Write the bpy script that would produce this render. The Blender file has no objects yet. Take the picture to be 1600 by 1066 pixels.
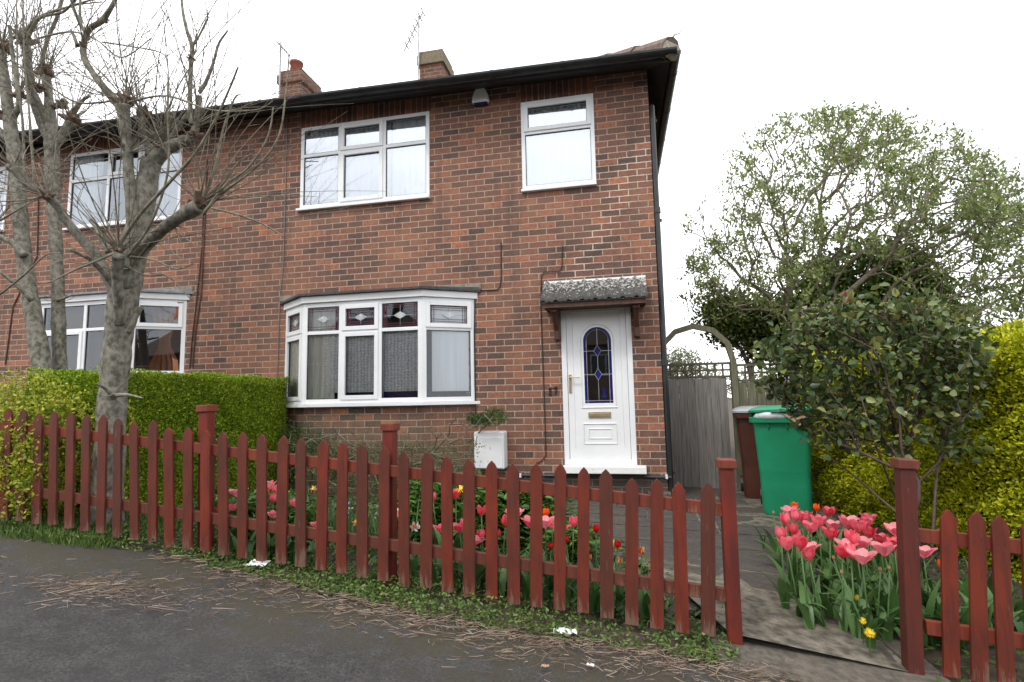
import bpy, math, random
import numpy as np
from mathutils import Vector, Matrix
random.seed(7); rng = np.random.default_rng(7)
S = bpy.context.scene
COL = S.collection
R = math.radians

# ------------------------------------------------------------------ camera
CAM = np.array([-0.39, -6.525, 0.855]); YAW, PITCH, ROLL, FPX = -0.2078, 0.1083, -0.0198, 850.0
def _axes():
    f = np.array([math.sin(YAW), math.cos(YAW), 0]); r = np.array([math.cos(YAW), -math.sin(YAW), 0]); u = np.array([0, 0, 1.])
    f2 = f*math.cos(PITCH)+u*math.sin(PITCH); u2 = u*math.cos(PITCH)-f*math.sin(PITCH)
    return r*math.cos(ROLL)+u2*math.sin(ROLL), u2*math.cos(ROLL)-r*math.sin(ROLL), f2
AR, AU, AF = _axes()
cd = bpy.data.cameras.new('camera'); cam = bpy.data.objects.new('camera', cd); COL.objects.link(cam)
m = Matrix(((AR[0], AU[0], -AF[0], CAM[0]), (AR[1], AU[1], -AF[1], CAM[1]), (AR[2], AU[2], -AF[2], CAM[2]), (0, 0, 0, 1)))
cam.matrix_world = m
cd.sensor_width = 36; cd.sensor_fit = 'HORIZONTAL'; cd.lens = FPX/1600*36; cd.clip_start = .05; cd.clip_end = 2000
S.camera = cam
S.render.resolution_x = 1024; S.render.resolution_y = 682

# ------------------------------------------------------------------ sky and sun (bright overcast)
SUN_EL, SUN_AZ = R(52), R(205)          # azimuth from north (+Y), clockwise; the sun is behind the camera, veiled
w = bpy.data.worlds.new('World'); S.world = w; w.use_nodes = True
nt = w.node_tree; nt.nodes.clear()
def N(nt, t, **k):
    n = nt.nodes.new(t)
    for a, b in k.items(): setattr(n, a, b)
    return n
out = N(nt, 'ShaderNodeOutputWorld'); bg = N(nt, 'ShaderNodeBackground'); sky = N(nt, 'ShaderNodeTexSky', sky_type='NISHITA', sun_disc=False)
sky.sun_elevation = SUN_EL; sky.sun_rotation = SUN_AZ; sky.air_density = 1.0; sky.dust_density = 1.5
tc = N(nt, 'ShaderNodeTexCoord'); no = N(nt, 'ShaderNodeTexNoise'); no.inputs['Scale'].default_value = 2.2; no.inputs['Detail'].default_value = 6
mpw = N(nt, 'ShaderNodeMapping'); mpw.inputs['Scale'].default_value = (1, 1, 2.2); mpw.inputs['Location'].default_value = (3.1, .4, 0)
cr = N(nt, 'ShaderNodeValToRGB'); cr.color_ramp.elements[0].position = .40; cr.color_ramp.elements[1].position = .56
cr.color_ramp.elements[0].color = (.72, .72, .72, 1); cr.color_ramp.elements[1].color = (1, 1, 1, 1)
mx = N(nt, 'ShaderNodeMix', data_type='RGBA'); mx.inputs[7].default_value = (18.5, 18.7, 19.2, 1)
L = nt.links.new
L(tc.outputs['Generated'], mpw.inputs['Vector']); L(mpw.outputs[0], no.inputs['Vector']); L(no.outputs['Fac'], cr.inputs[0])
L(cr.outputs[0], mx.inputs[0]); L(sky.outputs[0], mx.inputs[6]); L(mx.outputs[2], bg.inputs[0])
bg.inputs[1].default_value = .10; L(bg.outputs[0], out.inputs[0])
sl = bpy.data.lights.new('sun', 'SUN'); sl.energy = 1.5; sl.angle = R(11); sl.color = (1, .96, .9)
so = bpy.data.objects.new('sun', sl); COL.objects.link(so)
sd = Vector((math.sin(SUN_AZ)*math.cos(SUN_EL), math.cos(SUN_AZ)*math.cos(SUN_EL), math.sin(SUN_EL)))
so.rotation_euler = sd.to_track_quat('Z', 'Y').to_euler()
S.view_settings.view_transform = 'Standard'; S.view_settings.look = 'None'; S.view_settings.exposure = 0.18; S.view_settings.gamma = 1
S.render.engine = 'CYCLES'
S.cycles.max_bounces = 8; S.cycles.transparent_max_bounces = 12

# ------------------------------------------------------------------ survey helpers: a sight line of the camera met with a real plane
def ray(x, y): return AF + AR*(x-800)/FPX - AU*(y-533)/FPX
def atY(x, y, Y):
    d = ray(x, y); return CAM + d*(Y-CAM[1])/d[1]
def gf(X): X = min(max(X, -12), 5); return -.50-.1*X
def g(X, Y):
    a = gf(X); b = -.33-.03*min(max(X, -12), 5); t = (Y+3.2)/3.2
    if t < 0: return a + .03*max(Y+3.2, -6)
    t = min(t, 1); return a*(1-t)+b*t
def atG(x, y, H=0):
    d = ray(x, y); s = 1.5; st = .02
    for i in range(3000):
        p = CAM+d*s
        if p[2] < g(p[0], p[1])+H: break
        s += st
    return p

# ------------------------------------------------------------------ materials
def mat_new(name):
    m = bpy.data.materials.new(name); m.use_nodes = True; nt = m.node_tree; nt.nodes.clear()
    o = N(nt, 'ShaderNodeOutputMaterial'); p = N(nt, 'ShaderNodeBsdfPrincipled'); nt.links.new(p.outputs[0], o.inputs[0])
    return m, nt, p, o
def mth(nt, op, a, b=None, c=None):
    n = N(nt, 'ShaderNodeMath', operation=op)
    for i, v in enumerate((a, b, c)):
        if v is None: continue
        if isinstance(v, (int, float)): n.inputs[i].default_value = v
        else: nt.links.new(v, n.inputs[i])
    return n.outputs[0]
def noise(nt, vec, scale, detail=4, rough=.6, stretch=None):
    if stretch:
        mp = N(nt, 'ShaderNodeMapping'); mp.inputs['Scale'].default_value = stretch
        nt.links.new(vec, mp.inputs['Vector']); vec = mp.outputs[0]
    n = N(nt, 'ShaderNodeTexNoise'); n.inputs['Scale'].default_value = scale; n.inputs['Detail'].default_value = detail; n.inputs['Roughness'].default_value = rough
    nt.links.new(vec, n.inputs['Vector']); return n.outputs['Fac']
def ramp(nt, fac, stops):
    r = N(nt, 'ShaderNodeValToRGB'); e = r.color_ramp.elements
    while len(e) < len(stops): e.new(.5)
    for q, (p, c) in zip(e, stops):
        q.position = p; q.color = (c[0], c[1], c[2], 1) if hasattr(c, '__len__') else (c, c, c, 1)
    nt.links.new(fac, r.inputs[0]); return r.outputs[0]
def mixc(nt, f, a, b, bt='MIX'):
    n = N(nt, 'ShaderNodeMix', data_type='RGBA', blend_type=bt)
    for i, v in ((0, f), (6, a), (7, b)):
        if isinstance(v, (int, float)): n.inputs[i].default_value = v
        elif isinstance(v, tuple): n.inputs[i].default_value = (v[0], v[1], v[2], 1)
        else: nt.links.new(v, n.inputs[i])
    return n.outputs[2]
def bump(nt, p, h, strength=.4, dist=.01):
    b = N(nt, 'ShaderNodeBump'); b.inputs['Strength'].default_value = strength; b.inputs['Distance'].default_value = dist
    nt.links.new(h, b.inputs['Height']); nt.links.new(b.outputs[0], p.inputs['Normal'])
def geo(nt): return N(nt, 'ShaderNodeNewGeometry')
def plain(name, c1, c2=None, scale=8, rough=.6, bmp=0, metal=0, stretch=None, detail=5, lo=.35, hi=.65, coat=0):
    m, nt, p, o = mat_new(name); pos = geo(nt).outputs['Position']
    f = noise(nt, pos, scale, detail, stretch=stretch)
    if c2 is None: c2 = tuple(x*.8 for x in c1)
    nt.links.new(ramp(nt, f, [(lo, c1), (hi, c2)]), p.inputs['Base Color'])
    p.inputs['Roughness'].default_value = rough; p.inputs['Metallic'].default_value = metal
    if coat: p.inputs['Coat Weight'].default_value = coat
    if bmp: bump(nt, p, f, bmp, .01)
    return m
def foliage(name, stops, trans=.35, rough=.45, scale=1.5):
    m, nt, p, o = mat_new(name); ge = geo(nt)
    f = mth(nt, 'ADD', mth(nt, 'MULTIPLY', ge.outputs['Random Per Island'], .65), mth(nt, 'MULTIPLY', noise(nt, ge.outputs['Position'], scale, 3), .35))
    c = ramp(nt, f, stops); nt.links.new(c, p.inputs['Base Color']); p.inputs['Roughness'].default_value = rough
    t = N(nt, 'ShaderNodeBsdfTranslucent'); nt.links.new(c, t.inputs[0])
    mx = N(nt, 'ShaderNodeMixShader'); mx.inputs[0].default_value = trans
    nt.links.new(p.outputs[0], mx.inputs[1]); nt.links.new(t.outputs[0], mx.inputs[2]); nt.links.new(mx.outputs[0], o.inputs[0])
    return m
BH, BL = .0803, .225
def brick(name, vertical=False, tint=(1, 1, 1), moss=0):
    m, nt, p, o = mat_new(name); ge = geo(nt); sp = N(nt, 'ShaderNodeSeparateXYZ'); nt.links.new(ge.outputs['Position'], sp.inputs[0])
    X = mth(nt, 'ADD', mth(nt, 'ADD', sp.outputs[0], sp.outputs[1]), 40.0); Z = mth(nt, 'ADD', sp.outputs[2], BH*40)
    wob = mth(nt, 'MULTIPLY', mth(nt, 'SUBTRACT', noise(nt, ge.outputs['Position'], 14, 3), .5), .012)
    wob2 = mth(nt, 'MULTIPLY', mth(nt, 'SUBTRACT', noise(nt, ge.outputs['Position'], 60, 2), .5), .010)
    X = mth(nt, 'ADD', X, wob2); Z = mth(nt, 'ADD', mth(nt, 'ADD', Z, wob), wob2)
    if vertical: v = mth(nt, 'DIVIDE', X, BH*.98); row = mth(nt, 'FLOOR', v); u = mth(nt, 'DIVIDE', mth(nt, 'ADD', Z, -.13), .25); off = u; jw = .12
    else:
        v = mth(nt, 'DIVIDE', Z, BH); row = mth(nt, 'FLOOR', v)
        off = mth(nt, 'ADD', mth(nt, 'DIVIDE', X, BL), mth(nt, 'MULTIPLY', mth(nt, 'MODULO', row, 2.0), .5)); jw = .13
    col = mth(nt, 'FLOOR', off); fu = mth(nt, 'FRACT', off); fv = mth(nt, 'FRACT', v)
    du = mth(nt, 'MULTIPLY', mth(nt, 'MINIMUM', fu, mth(nt, 'SUBTRACT', 1.0, fu)), BL)
    dv = mth(nt, 'MULTIPLY', mth(nt, 'MINIMUM', fv, mth(nt, 'SUBTRACT', 1.0, fv)), BH)
    d = mth(nt, 'MINIMUM', du, dv) if not vertical else dv
    jn = mth(nt, 'ADD', .0056, mth(nt, 'MULTIPLY', mth(nt, 'SUBTRACT', noise(nt, ge.outputs['Position'], 90, 3), .5), .006))
    mr = N(nt, 'ShaderNodeMapRange'); nt.links.new(mth(nt, 'SUBTRACT', d, jn), mr.inputs[0]); mr.inputs[1].default_value = -.0012; mr.inputs[2].default_value = .0022
    bf = mr.outputs[0]
    cb = N(nt, 'ShaderNodeCombineXYZ'); nt.links.new(row, cb.inputs[0]); nt.links.new(col, cb.inputs[1])
    wn = N(nt, 'ShaderNodeTexWhiteNoise', noise_dimensions='3D'); nt.links.new(cb.outputs[0], wn.inputs[0])
    base = ramp(nt, wn.outputs['Value'], [(0, (.062, .038, .033)), (.22, (.112, .056, .043)), (.48, (.178, .074, .049)), (.75, (.235, .092, .055)), (.93, (.31, .115, .062)), (1, (.44, .155, .075))])
    blot = noise(nt, ge.outputs['Position'], 22, 5, .7)
    base = mixc(nt, mth(nt, 'MULTIPLY', ramp(nt, blot, [(.42, 0), (.66, 1)]), .7), base, (.065, .045, .042))
    pale = noise(nt, ge.outputs['Position'], 55, 3, .7)
    base = mixc(nt, mth(nt, 'MULTIPLY', ramp(nt, pale, [(.5, 0), (.72, 1)]), .42), base, (.33, .235, .19))
    big = noise(nt, ge.outputs['Position'], 1.1, 4, .6); big0 = noise(nt, ge.outputs['Position'], 4.5, 2, .5)
    base = mixc(nt, mth(nt, 'MULTIPLY', ramp(nt, big, [(.42, 0), (.64, 1)]), .36), base, (.37, .175, .10))
    mort = mixc(nt, noise(nt, ge.outputs['Position'], 5, 4), (.30, .215, .16), (.46, .355, .265))
    # a repointed settlement crack stepping down from the small window: whiter mortar
    cxk = mth(nt, 'ADD', mth(nt, 'MULTIPLY', mth(nt, 'SUBTRACT', sp.outputs[2], 2.9), .55), mth(nt, 'ADD', -.62, mth(nt, 'MULTIPLY', mth(nt, 'SUBTRACT', big0, .5), .9)))
    ck = N(nt, 'ShaderNodeMapRange'); nt.links.new(mth(nt, 'ABSOLUTE', mth(nt, 'SUBTRACT', sp.outputs[0], cxk)), ck.inputs[0]); ck.inputs[1].default_value = .22; ck.inputs[2].default_value = .06
    zk = N(nt, 'ShaderNodeMapRange'); nt.links.new(mth(nt, 'ABSOLUTE', mth(nt, 'SUBTRACT', sp.outputs[2], 3.1)), zk.inputs[0]); zk.inputs[1].default_value = 1.0; zk.inputs[2].default_value = .7
    mort = mixc(nt, mth(nt, 'MULTIPLY', ck.outputs[0], mth(nt, 'MULTIPLY', zk.outputs[0], .8)), mort, (.62, .56, .46))
    c = mixc(nt, bf, mort, base)
    stv = noise(nt, ge.outputs['Position'], 3.2, 5, .7, stretch=(1, 1, .16))
    c = mixc(nt, mth(nt, 'MULTIPLY', ramp(nt, stv, [(.52, 0), (.68, 1)]), .38), c, (.055, .042, .036))
    # a damp, mossy tone low on the wall and a few repointed pale streaks: stains with a shape of their own
    if moss:
        zr = N(nt, 'ShaderNodeMapRange'); nt.links.new(mth(nt, 'ADD', sp.outputs[2], mth(nt, 'MULTIPLY', big, .8)), zr.inputs[0]); zr.inputs[1].default_value = 1.15; zr.inputs[2].default_value = .6
        xr = N(nt, 'ShaderNodeMapRange'); nt.links.new(sp.outputs[0], xr.inputs[0]); xr.inputs[1].default_value = -1.9; xr.inputs[2].default_value = -2.6
        c = mixc(nt, mth(nt, 'MULTIPLY', mth(nt, 'MULTIPLY', zr.outputs[0], xr.outputs[0]), .55), c, (.13, .13, .07))
    nt.links.new(mixc(nt, 1.0, c, tint, 'MULTIPLY'), p.inputs['Base Color']); p.inputs['Roughness'].default_value = .88
    hgt = mth(nt, 'ADD', mth(nt, 'MULTIPLY', bf, .8), mth(nt, 'MULTIPLY', noise(nt, ge.outputs['Position'], 120, 3), .35))
    bump(nt, p, hgt, .7, .008)
    return m
def paint_wood(name, c1, c2, worn, amt=.5):
    m, nt, p, o = mat_new(name); t = N(nt, 'ShaderNodeTexCoord'); ge = geo(nt); pos = ge.outputs['Position']; oi = N(nt, 'ShaderNodeObjectInfo')
    grain = noise(nt, pos, 60, 6, .7, stretch=(1, 1, .06)); blot = noise(nt, pos, 9, 4, .6, stretch=(1, 1, .35))
    base = mixc(nt, ramp(nt, blot, [(.35, 0), (.65, 1)]), c1, c2)
    base = mixc(nt, mth(nt, 'MULTIPLY', oi.outputs['Random'], .8), base, (c2[0]*.75, c2[1]*1.3, c2[2]*1.4))
    base = mixc(nt, mth(nt, 'MULTIPLY', ramp(nt, grain, [(.5, 0), (.75, 1)]), .75), base, (.045, .018, .014))
    sp = N(nt, 'ShaderNodeSeparateXYZ'); nt.links.new(t.outputs['Generated'], sp.inputs[0])
    low = N(nt, 'ShaderNodeMapRange'); nt.links.new(sp.outputs[2], low.inputs[0]); low.inputs[1].default_value = .16; low.inputs[2].default_value = 0
    wf = mth(nt, 'ADD', mth(nt, 'MULTIPLY', low.outputs[0], .22), mth(nt, 'ADD', mth(nt, 'MULTIPLY', oi.outputs['Random'], .07), noise(nt, pos, 45, 6, .75, stretch=(1, 1, .12))))
    base = mixc(nt, mth(nt, 'MULTIPLY', ramp(nt, wf, [(.66, 0), (.78, 1)]), amt), base, worn)
    nt.links.new(base, p.inputs['Base Color']); p.inputs['Roughness'].default_value = .55; p.inputs['Specular IOR Level'].default_value = .3
    bump(nt, p, mth(nt, 'ADD', grain, mth(nt, 'MULTIPLY', wf, .5)), .5, .004)
    return m
def glass(name, refl, tint=(.9, .95, 1)):
    m, nt, p, o = mat_new(name); nt.nodes.remove(p)
    gl = N(nt, 'ShaderNodeBsdfGlossy'); gl.inputs['Roughness'].default_value = .012; gl.inputs['Color'].default_value = (tint[0], tint[1], tint[2], 1)
    tr = N(nt, 'ShaderNodeBsdfTransparent'); tr.inputs[0].default_value = (.93, .95, .95, 1)
    fr = N(nt, 'ShaderNodeFresnel'); fr.inputs[0].default_value = 1.5
    b = N(nt, 'ShaderNodeBump'); b.inputs['Strength'].default_value = .06; b.inputs['Distance'].default_value = .01
    nt.links.new(noise(nt, geo(nt).outputs['Position'], 2.2, 1), b.inputs['Height']); nt.links.new(b.outputs[0], gl.inputs['Normal'])
    f = mth(nt, 'MINIMUM', mth(nt, 'ADD', fr.outputs[0], refl), 1.0)
    mx = N(nt, 'ShaderNodeMixShader'); nt.links.new(f, mx.inputs[0]); nt.links.new(tr.outputs[0], mx.inputs[1]); nt.links.new(gl.outputs[0], mx.inputs[2])
    nt.links.new(mx.outputs[0], o.inputs[0]); return m

M = {}
M['brick'] = brick('red brick', moss=1); M['soldier'] = brick('soldier brick', vertical=True, tint=(.8, .72, .72)); M['bbrick'] = brick('blue brick', tint=(.38, .5, .6))
M['chim'] = brick('chimney brick', tint=(.72, .70, .68))
M['white'] = plain('white upvc', (.80, .81, .82), (.74, .75, .76), scale=3, rough=.3)
M['gasket'] = plain('rubber gasket', (.05, .05, .055), rough=.6)
M['whitebox'] = plain('white box plastic', (.86, .87, .87), (.80, .81, .81), scale=6, rough=.42)
M['step'] = plain('painted step', (.80, .80, .78), (.45, .44, .42), scale=25, rough=.7, bmp=.4, lo=.62, hi=.75)
M['black'] = plain('black plastic', (.012, .014, .014), (.025, .028, .028), rough=.35)
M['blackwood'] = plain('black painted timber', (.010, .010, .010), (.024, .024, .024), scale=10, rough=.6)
M['lead'] = plain('lead flashing', (.13, .14, .15), (.26, .27, .28), scale=12, rough=.5, bmp=.3)
M['slate'] = plain('bay roof felt', (.035, .036, .037), (.08, .08, .078), scale=30, rough=.85, bmp=.5)
M['tile'] = plain('roof tile', (.12, .08, .065), (.20, .15, .12), scale=14, rough=.9, bmp=.6)
M['render'] = plain('cement mortar', (.30, .27, .22), (.18, .16, .13), scale=20, rough=.95, bmp=.6)
M['darkwood'] = plain('brown stained timber', (.060, .022, .012), (.11, .045, .025), scale=18, rough=.6, stretch=(1, 1, .2), bmp=.3)
M['chrome'] = plain('satin brass', (.62, .54, .36), (.5, .42, .26), rough=.3, metal=.9)
M['steel'] = plain('galvanised steel', (.35, .36, .37), (.2, .2, .2), rough=.45, metal=.8)
M['terracotta'] = plain('chimney pot clay', (.25, .06, .035), (.16, .045, .03), scale=10, rough=.8, bmp=.3)
M['capstone'] = plain('lichened brick cap', (.13, .11, .07), (.22, .18, .12), scale=25, rough=.95, bmp=.6)
M['glass_up'] = glass('upstairs glass', .42); M['glass_low'] = glass('bay glass', .03); M['glass_nl'] = glass('neighbour bay glass', .07); M['glass_nb'] = glass('neighbour glass', .22); M['glass_dr'] = glass('door glass', .03)
M['blueglass'] = plain('blue leaded glass', (.008, .012, .10), (.015, .02, .16), scale=15, rough=.12)
M['bluecover'] = plain('blue strobe', (.01, .012, .10), rough=.2)
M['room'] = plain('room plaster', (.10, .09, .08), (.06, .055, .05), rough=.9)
M['cable'] = plain('dark cable', (.02, .018, .017), rough=.6)
M['greycable'] = plain('grey cable', (.22, .21, .2), rough=.6)
M['picket'] = paint_wood('red stained picket', (.195, .027, .012), (.095, .020, .012), (.17, .11, .08), .75)
M['rail'] = paint_wood('red stained rail', (.24, .042, .020), (.14, .030, .018), (.28, .16, .1), .5)
M['postw'] = paint_wood('red stained post', (.175, .022, .012), (.090, .018, .013), (.26, .17, .12), .7)
M['greywood'] = plain('weathered fence board', (.13, .12, .11), (.23, .215, .195), scale=12, rough=.9, stretch=(4, 4, .25), bmp=.4)
M['greenwood'] = plain('algae green timber', (.085, .085, .048), (.16, .15, .10), scale=10, rough=.9, stretch=(3, 3, .4), bmp=.4)
M['bin_green'] = plain('green bin plastic', (.010, .215, .100), (.014, .265, .128), scale=3, rough=.38)
M['bin_brown'] = plain('brown bin plastic', (.065, .020, .013), (.085, .026, .016), scale=3, rough=.42)
M['bin_grey'] = plain('grey bin lid', (.33, .36, .38), (.26, .28, .30), scale=3, rough=.4)
M['card'] = plain('cardboard', (.42, .28, .18), (.34, .22, .14), rough=.8)
M['bag'] = plain('white bag', (.68, .70, .72), (.55, .57, .6), scale=20, rough=.35, bmp=.6)
M['paper'] = plain('white paper', (.78, .78, .78), (.62, .62, .62), scale=30, rough=.7, bmp=.5)
M['bark'] = plain('grey bark', (.070, .070, .048), (.235, .215, .175), scale=24, rough=.85, bmp=1.0, stretch=(1, 1, .8), lo=.36, hi=.60, detail=12)
M['bark2'] = plain('brown bark', (.11, .09, .065), (.25, .21, .16), scale=14, rough=.9, bmp=.5, lo=.3, hi=.7)
M['twig'] = plain('olive twig', (.09, .078, .05), (.24, .215, .16), scale=20, rough=.75)
M['redcut'] = plain('cut wood', (.085, .06, .042), (.20, .13, .09), scale=40, rough=.9, bmp=.5)
M['thorn'] = plain('rose stem', (.06, .045, .03), (.12, .07, .055), scale=40, rough=.7)
M['hedgeL'] = foliage('privet green', [(.12, (.045, .10, .008)), (.36, (.16, .27, .012)), (.6, (.31, .44, .018)), (.9, (.50, .58, .03))])
M['hedgeR'] = foliage('golden privet', [(.12, (.09, .14, .006)), (.32, (.32, .38, .012)), (.58, (.60, .62, .018)), (.9, (.80, .76, .03))])
M['gold'] = foliage('golden privet shoots', [(.12, (.08, .13, .008)), (.4, (.28, .34, .02)), (.85, (.60, .60, .06))])
M['core'] = plain('hedge twigs', (.020, .026, .008), (.045, .05, .016), scale=30, rough=1, bmp=1)
M['treeleaf'] = foliage('spring leaves', [(.15, (.11, .145, .045)), (.5, (.22, .28, .085)), (.9, (.40, .46, .17))], trans=.45)
M['darkleaf'] = foliage('evergreen leaves', [(.15, (.030, .062, .012)), (.5, (.075, .13, .020)), (.9, (.18, .24, .04))])
M['buddy'] = foliage('bud leaves', [(.2, (.20, .24, .13)), (.8, (.38, .40, .24))], trans=.45)
M['roseleaf'] = foliage('rose leaves', [(.12, (.026, .046, .016)), (.4, (.070, .110, .034)), (.62, (.125, .175, .055)), (.78, (.26, .28, .08)), (.88, (.24, .17, .06)), (.93, (.22, .06, .03))], trans=.25, rough=.38)
M['roseshoot'] = foliage('red rose shoots', [(.2, (.22, .05, .03)), (.8, (.40, .10, .05))], trans=.3)
M['tulipleaf'] = foliage('tulip leaves', [(.15, (.030, .085, .020)), (.5, (.075, .165, .042)), (.9, (.15, .26, .085))], trans=.25, rough=.42)
M['herb'] = foliage('herb leaves', [(.15, (.03, .085, .014)), (.5, (.07, .16, .022)), (.9, (.14, .25, .04))], trans=.3)
M['weed'] = foliage('weed leaves', [(.15, (.045, .10, .018)), (.5, (.10, .18, .030)), (.9, (.20, .27, .07))], trans=.3)
M['conifer'] = foliage('conifer sprays', [(.15, (.025, .060, .012)), (.5, (.06, .12, .02)), (.9, (.12, .20, .035))], trans=.15)
M['straw'] = foliage('dry stems', [(.15, (.07, .045, .030)), (.5, (.17, .115, .080)), (.9, (.42, .33, .25))], trans=.05, rough=.8)
M['soil'] = plain('garden soil', (.035, .026, .018), (.085, .062, .042), scale=18, rough=1, bmp=1)
def petal(name, a, b, streak=None):
    m, nt, p, o = mat_new(name); ge = geo(nt); t = N(nt, 'ShaderNodeTexCoord'); sp = N(nt, 'ShaderNodeSeparateXYZ'); nt.links.new(t.outputs['Object'], sp.inputs[0])
    f = mth(nt, 'ADD', mth(nt, 'MULTIPLY', ge.outputs['Random Per Island'], .5), mth(nt, 'MULTIPLY', noise(nt, t.outputs['Object'], 60, 3, .6, stretch=(1, 1, .2)), .5))
    c = ramp(nt, f, [(.25, a), (.75, b)])
    if streak: c = mixc(nt, ramp(nt, noise(nt, t.outputs['Object'], 90, 3, .6, stretch=(1, 1, .15)), [(.5, 0), (.56, 1)]), c, streak)
    nt.links.new(c, p.inputs['Base Color']); p.inputs['Roughness'].default_value = .4
    tr = N(nt, 'ShaderNodeBsdfTranslucent'); nt.links.new(c, tr.inputs[0]); mx = N(nt, 'ShaderNodeMixShader'); mx.inputs[0].default_value = .4
    nt.links.new(p.outputs[0], mx.inputs[1]); nt.links.new(tr.outputs[0], mx.inputs[2]); nt.links.new(mx.outputs[0], o.inputs[0]); return m
M['pink'] = petal('pink petal', (.80, .045, .10), (.93, .24, .30)); M['deeppink'] = petal('deep pink petal', (.66, .02, .05), (.85, .12, .16)); M['palepink'] = petal('pale pink petal', (.82, .10, .16), (.94, .36, .40)); M['orange'] = petal('orange petal', (.85, .03, .01), (.98, .20, .01)); M['red'] = petal('red petal', (.60, .006, .006), (.75, .02, .015))
M['striped'] = petal('striped petal', (.92, .74, .28), (.92, .60, .30), (.65, .07, .03)); M['yellow'] = petal('yellow petal', (.90, .62, .01), (.95, .75, .03)); M['whitep'] = petal('white petal', (.8, .8, .74), (.85, .85, .8)); M['bud'] = petal('bud', (.35, .33, .12), (.5, .25, .18))
M['bluep'] = petal('blue petal', (.25, .33, .75), (.4, .45, .85))

def asphalt():
    m, nt, p, o = mat_new('worn asphalt'); ge = geo(nt); pos = ge.outputs['Position']
    sp = N(nt, 'ShaderNodeSeparateXYZ'); nt.links.new(pos, sp.inputs[0])
    fine = noise(nt, pos, 70, 5, .85); mid = noise(nt, pos, 9, 6, .65); big = noise(nt, pos, 1.4, 5, .6)
    c = mixc(nt, ramp(nt, fine, [(.38, 0), (.68, 1)]), (.012, .012, .012), (.125, .120, .114))
    c = mixc(nt, mth(nt, 'MULTIPLY', ramp(nt, mid, [(.4, 0), (.6, 1)]), .55), c, (.022, .020, .019))
    c = mixc(nt, mth(nt, 'MULTIPLY', ramp(nt, big, [(.42, 0), (.62, 1)]), .4), c, (.055, .052, .050))
    band = N(nt, 'ShaderNodeMapRange'); nt.links.new(mth(nt, 'ADD', sp.outputs[1], mth(nt, 'MULTIPLY', big, .7)), band.inputs[0]); band.inputs[1].default_value = -3.75; band.inputs[2].default_value = -3.40
    mo = ramp(nt, mth(nt, 'ADD', mth(nt, 'MULTIPLY', mid, .6), mth(nt, 'MULTIPLY', noise(nt, pos, 3.2, 4), .4)), [(.42, 0), (.52, 1)])
    c = mixc(nt, mth(nt, 'MULTIPLY', mth(nt, 'MULTIPLY', band.outputs[0], mo), .8), c, mixc(nt, noise(nt, pos, 30, 3), (.050, .038, .027), (.066, .060, .026)))
    nt.links.new(c, p.inputs['Base Color']); p.inputs['Roughness'].default_value = .85
    vo = N(nt, 'ShaderNodeTexVoronoi', feature='DISTANCE_TO_EDGE'); vo.inputs['Scale'].default_value = .9; vo.inputs['Randomness'].default_value = 1
    add = N(nt, 'ShaderNodeVectorMath', operation='ADD'); nt.links.new(pos, add.inputs[0]); no_ = N(nt, 'ShaderNodeTexNoise'); no_.inputs['Scale'].default_value = 3; nt.links.new(pos, no_.inputs['Vector']); nt.links.new(no_.outputs['Color'], add.inputs[1]); nt.links.new(add.outputs[0], vo.inputs['Vector'])
    crk = ramp(nt, vo.outputs['Distance'], [(0, 0), (.012, 1)])
    bump(nt, p, mth(nt, 'ADD', mth(nt, 'ADD', mth(nt, 'MULTIPLY', fine, 1.1), mid), mth(nt, 'MULTIPLY', crk, .12)), .8, .012)
    return m
M['asphalt'] = asphalt()
def flag():
    m, nt, p, o = mat_new('riven stone paving'); ge = geo(nt); pos = ge.outputs['Position']
    wav = noise(nt, pos, 5, 6, .65, stretch=(.8, 2.2, 1)); big = noise(nt, pos, 1.3, 4); fi = noise(nt, pos, 90, 3)
    c = mixc(nt, ramp(nt, wav, [(.35, 0), (.65, 1)]), (.050, .044, .040), (.088, .074, .062))
    c = mixc(nt, mth(nt, 'MULTIPLY', ramp(nt, big, [(.42, 0), (.6, 1)]), .5), c, (.115, .085, .060))
    c = mixc(nt, mth(nt, 'MULTIPLY', ramp(nt, noise(nt, pos, 7, 5), [(.58, 0), (.68, 1)]), .4), c, (.07, .075, .04))
    md = noise(nt, pos, 28, 5, .7)
    c = mixc(nt, mth(nt, 'MULTIPLY', ramp(nt, md, [(.40, 0), (.62, 1)]), .55), c, (.035, .030, .028))
    c = mixc(nt, mth(nt, 'MULTIPLY', ramp(nt, fi, [(.58, 0), (.70, 1)]), .3), c, (.24, .21, .18))
    nt.links.new(c, p.inputs['Base Color']); p.inputs['Roughness'].default_value = .75
    bump(nt, p, mth(nt, 'ADD', wav, mth(nt, 'MULTIPLY', fi, .25)), .9, .03); return m
M['flag'] = flag()
M['joint'] = plain('paving joint', (.05, .045, .032), (.20, .175, .135), scale=12, rough=1, bmp=.6)
M['concrete'] = plain('rough concrete', (.125, .108, .085), (.060, .052, .042), scale=22, rough=.95, bmp=.8)
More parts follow.
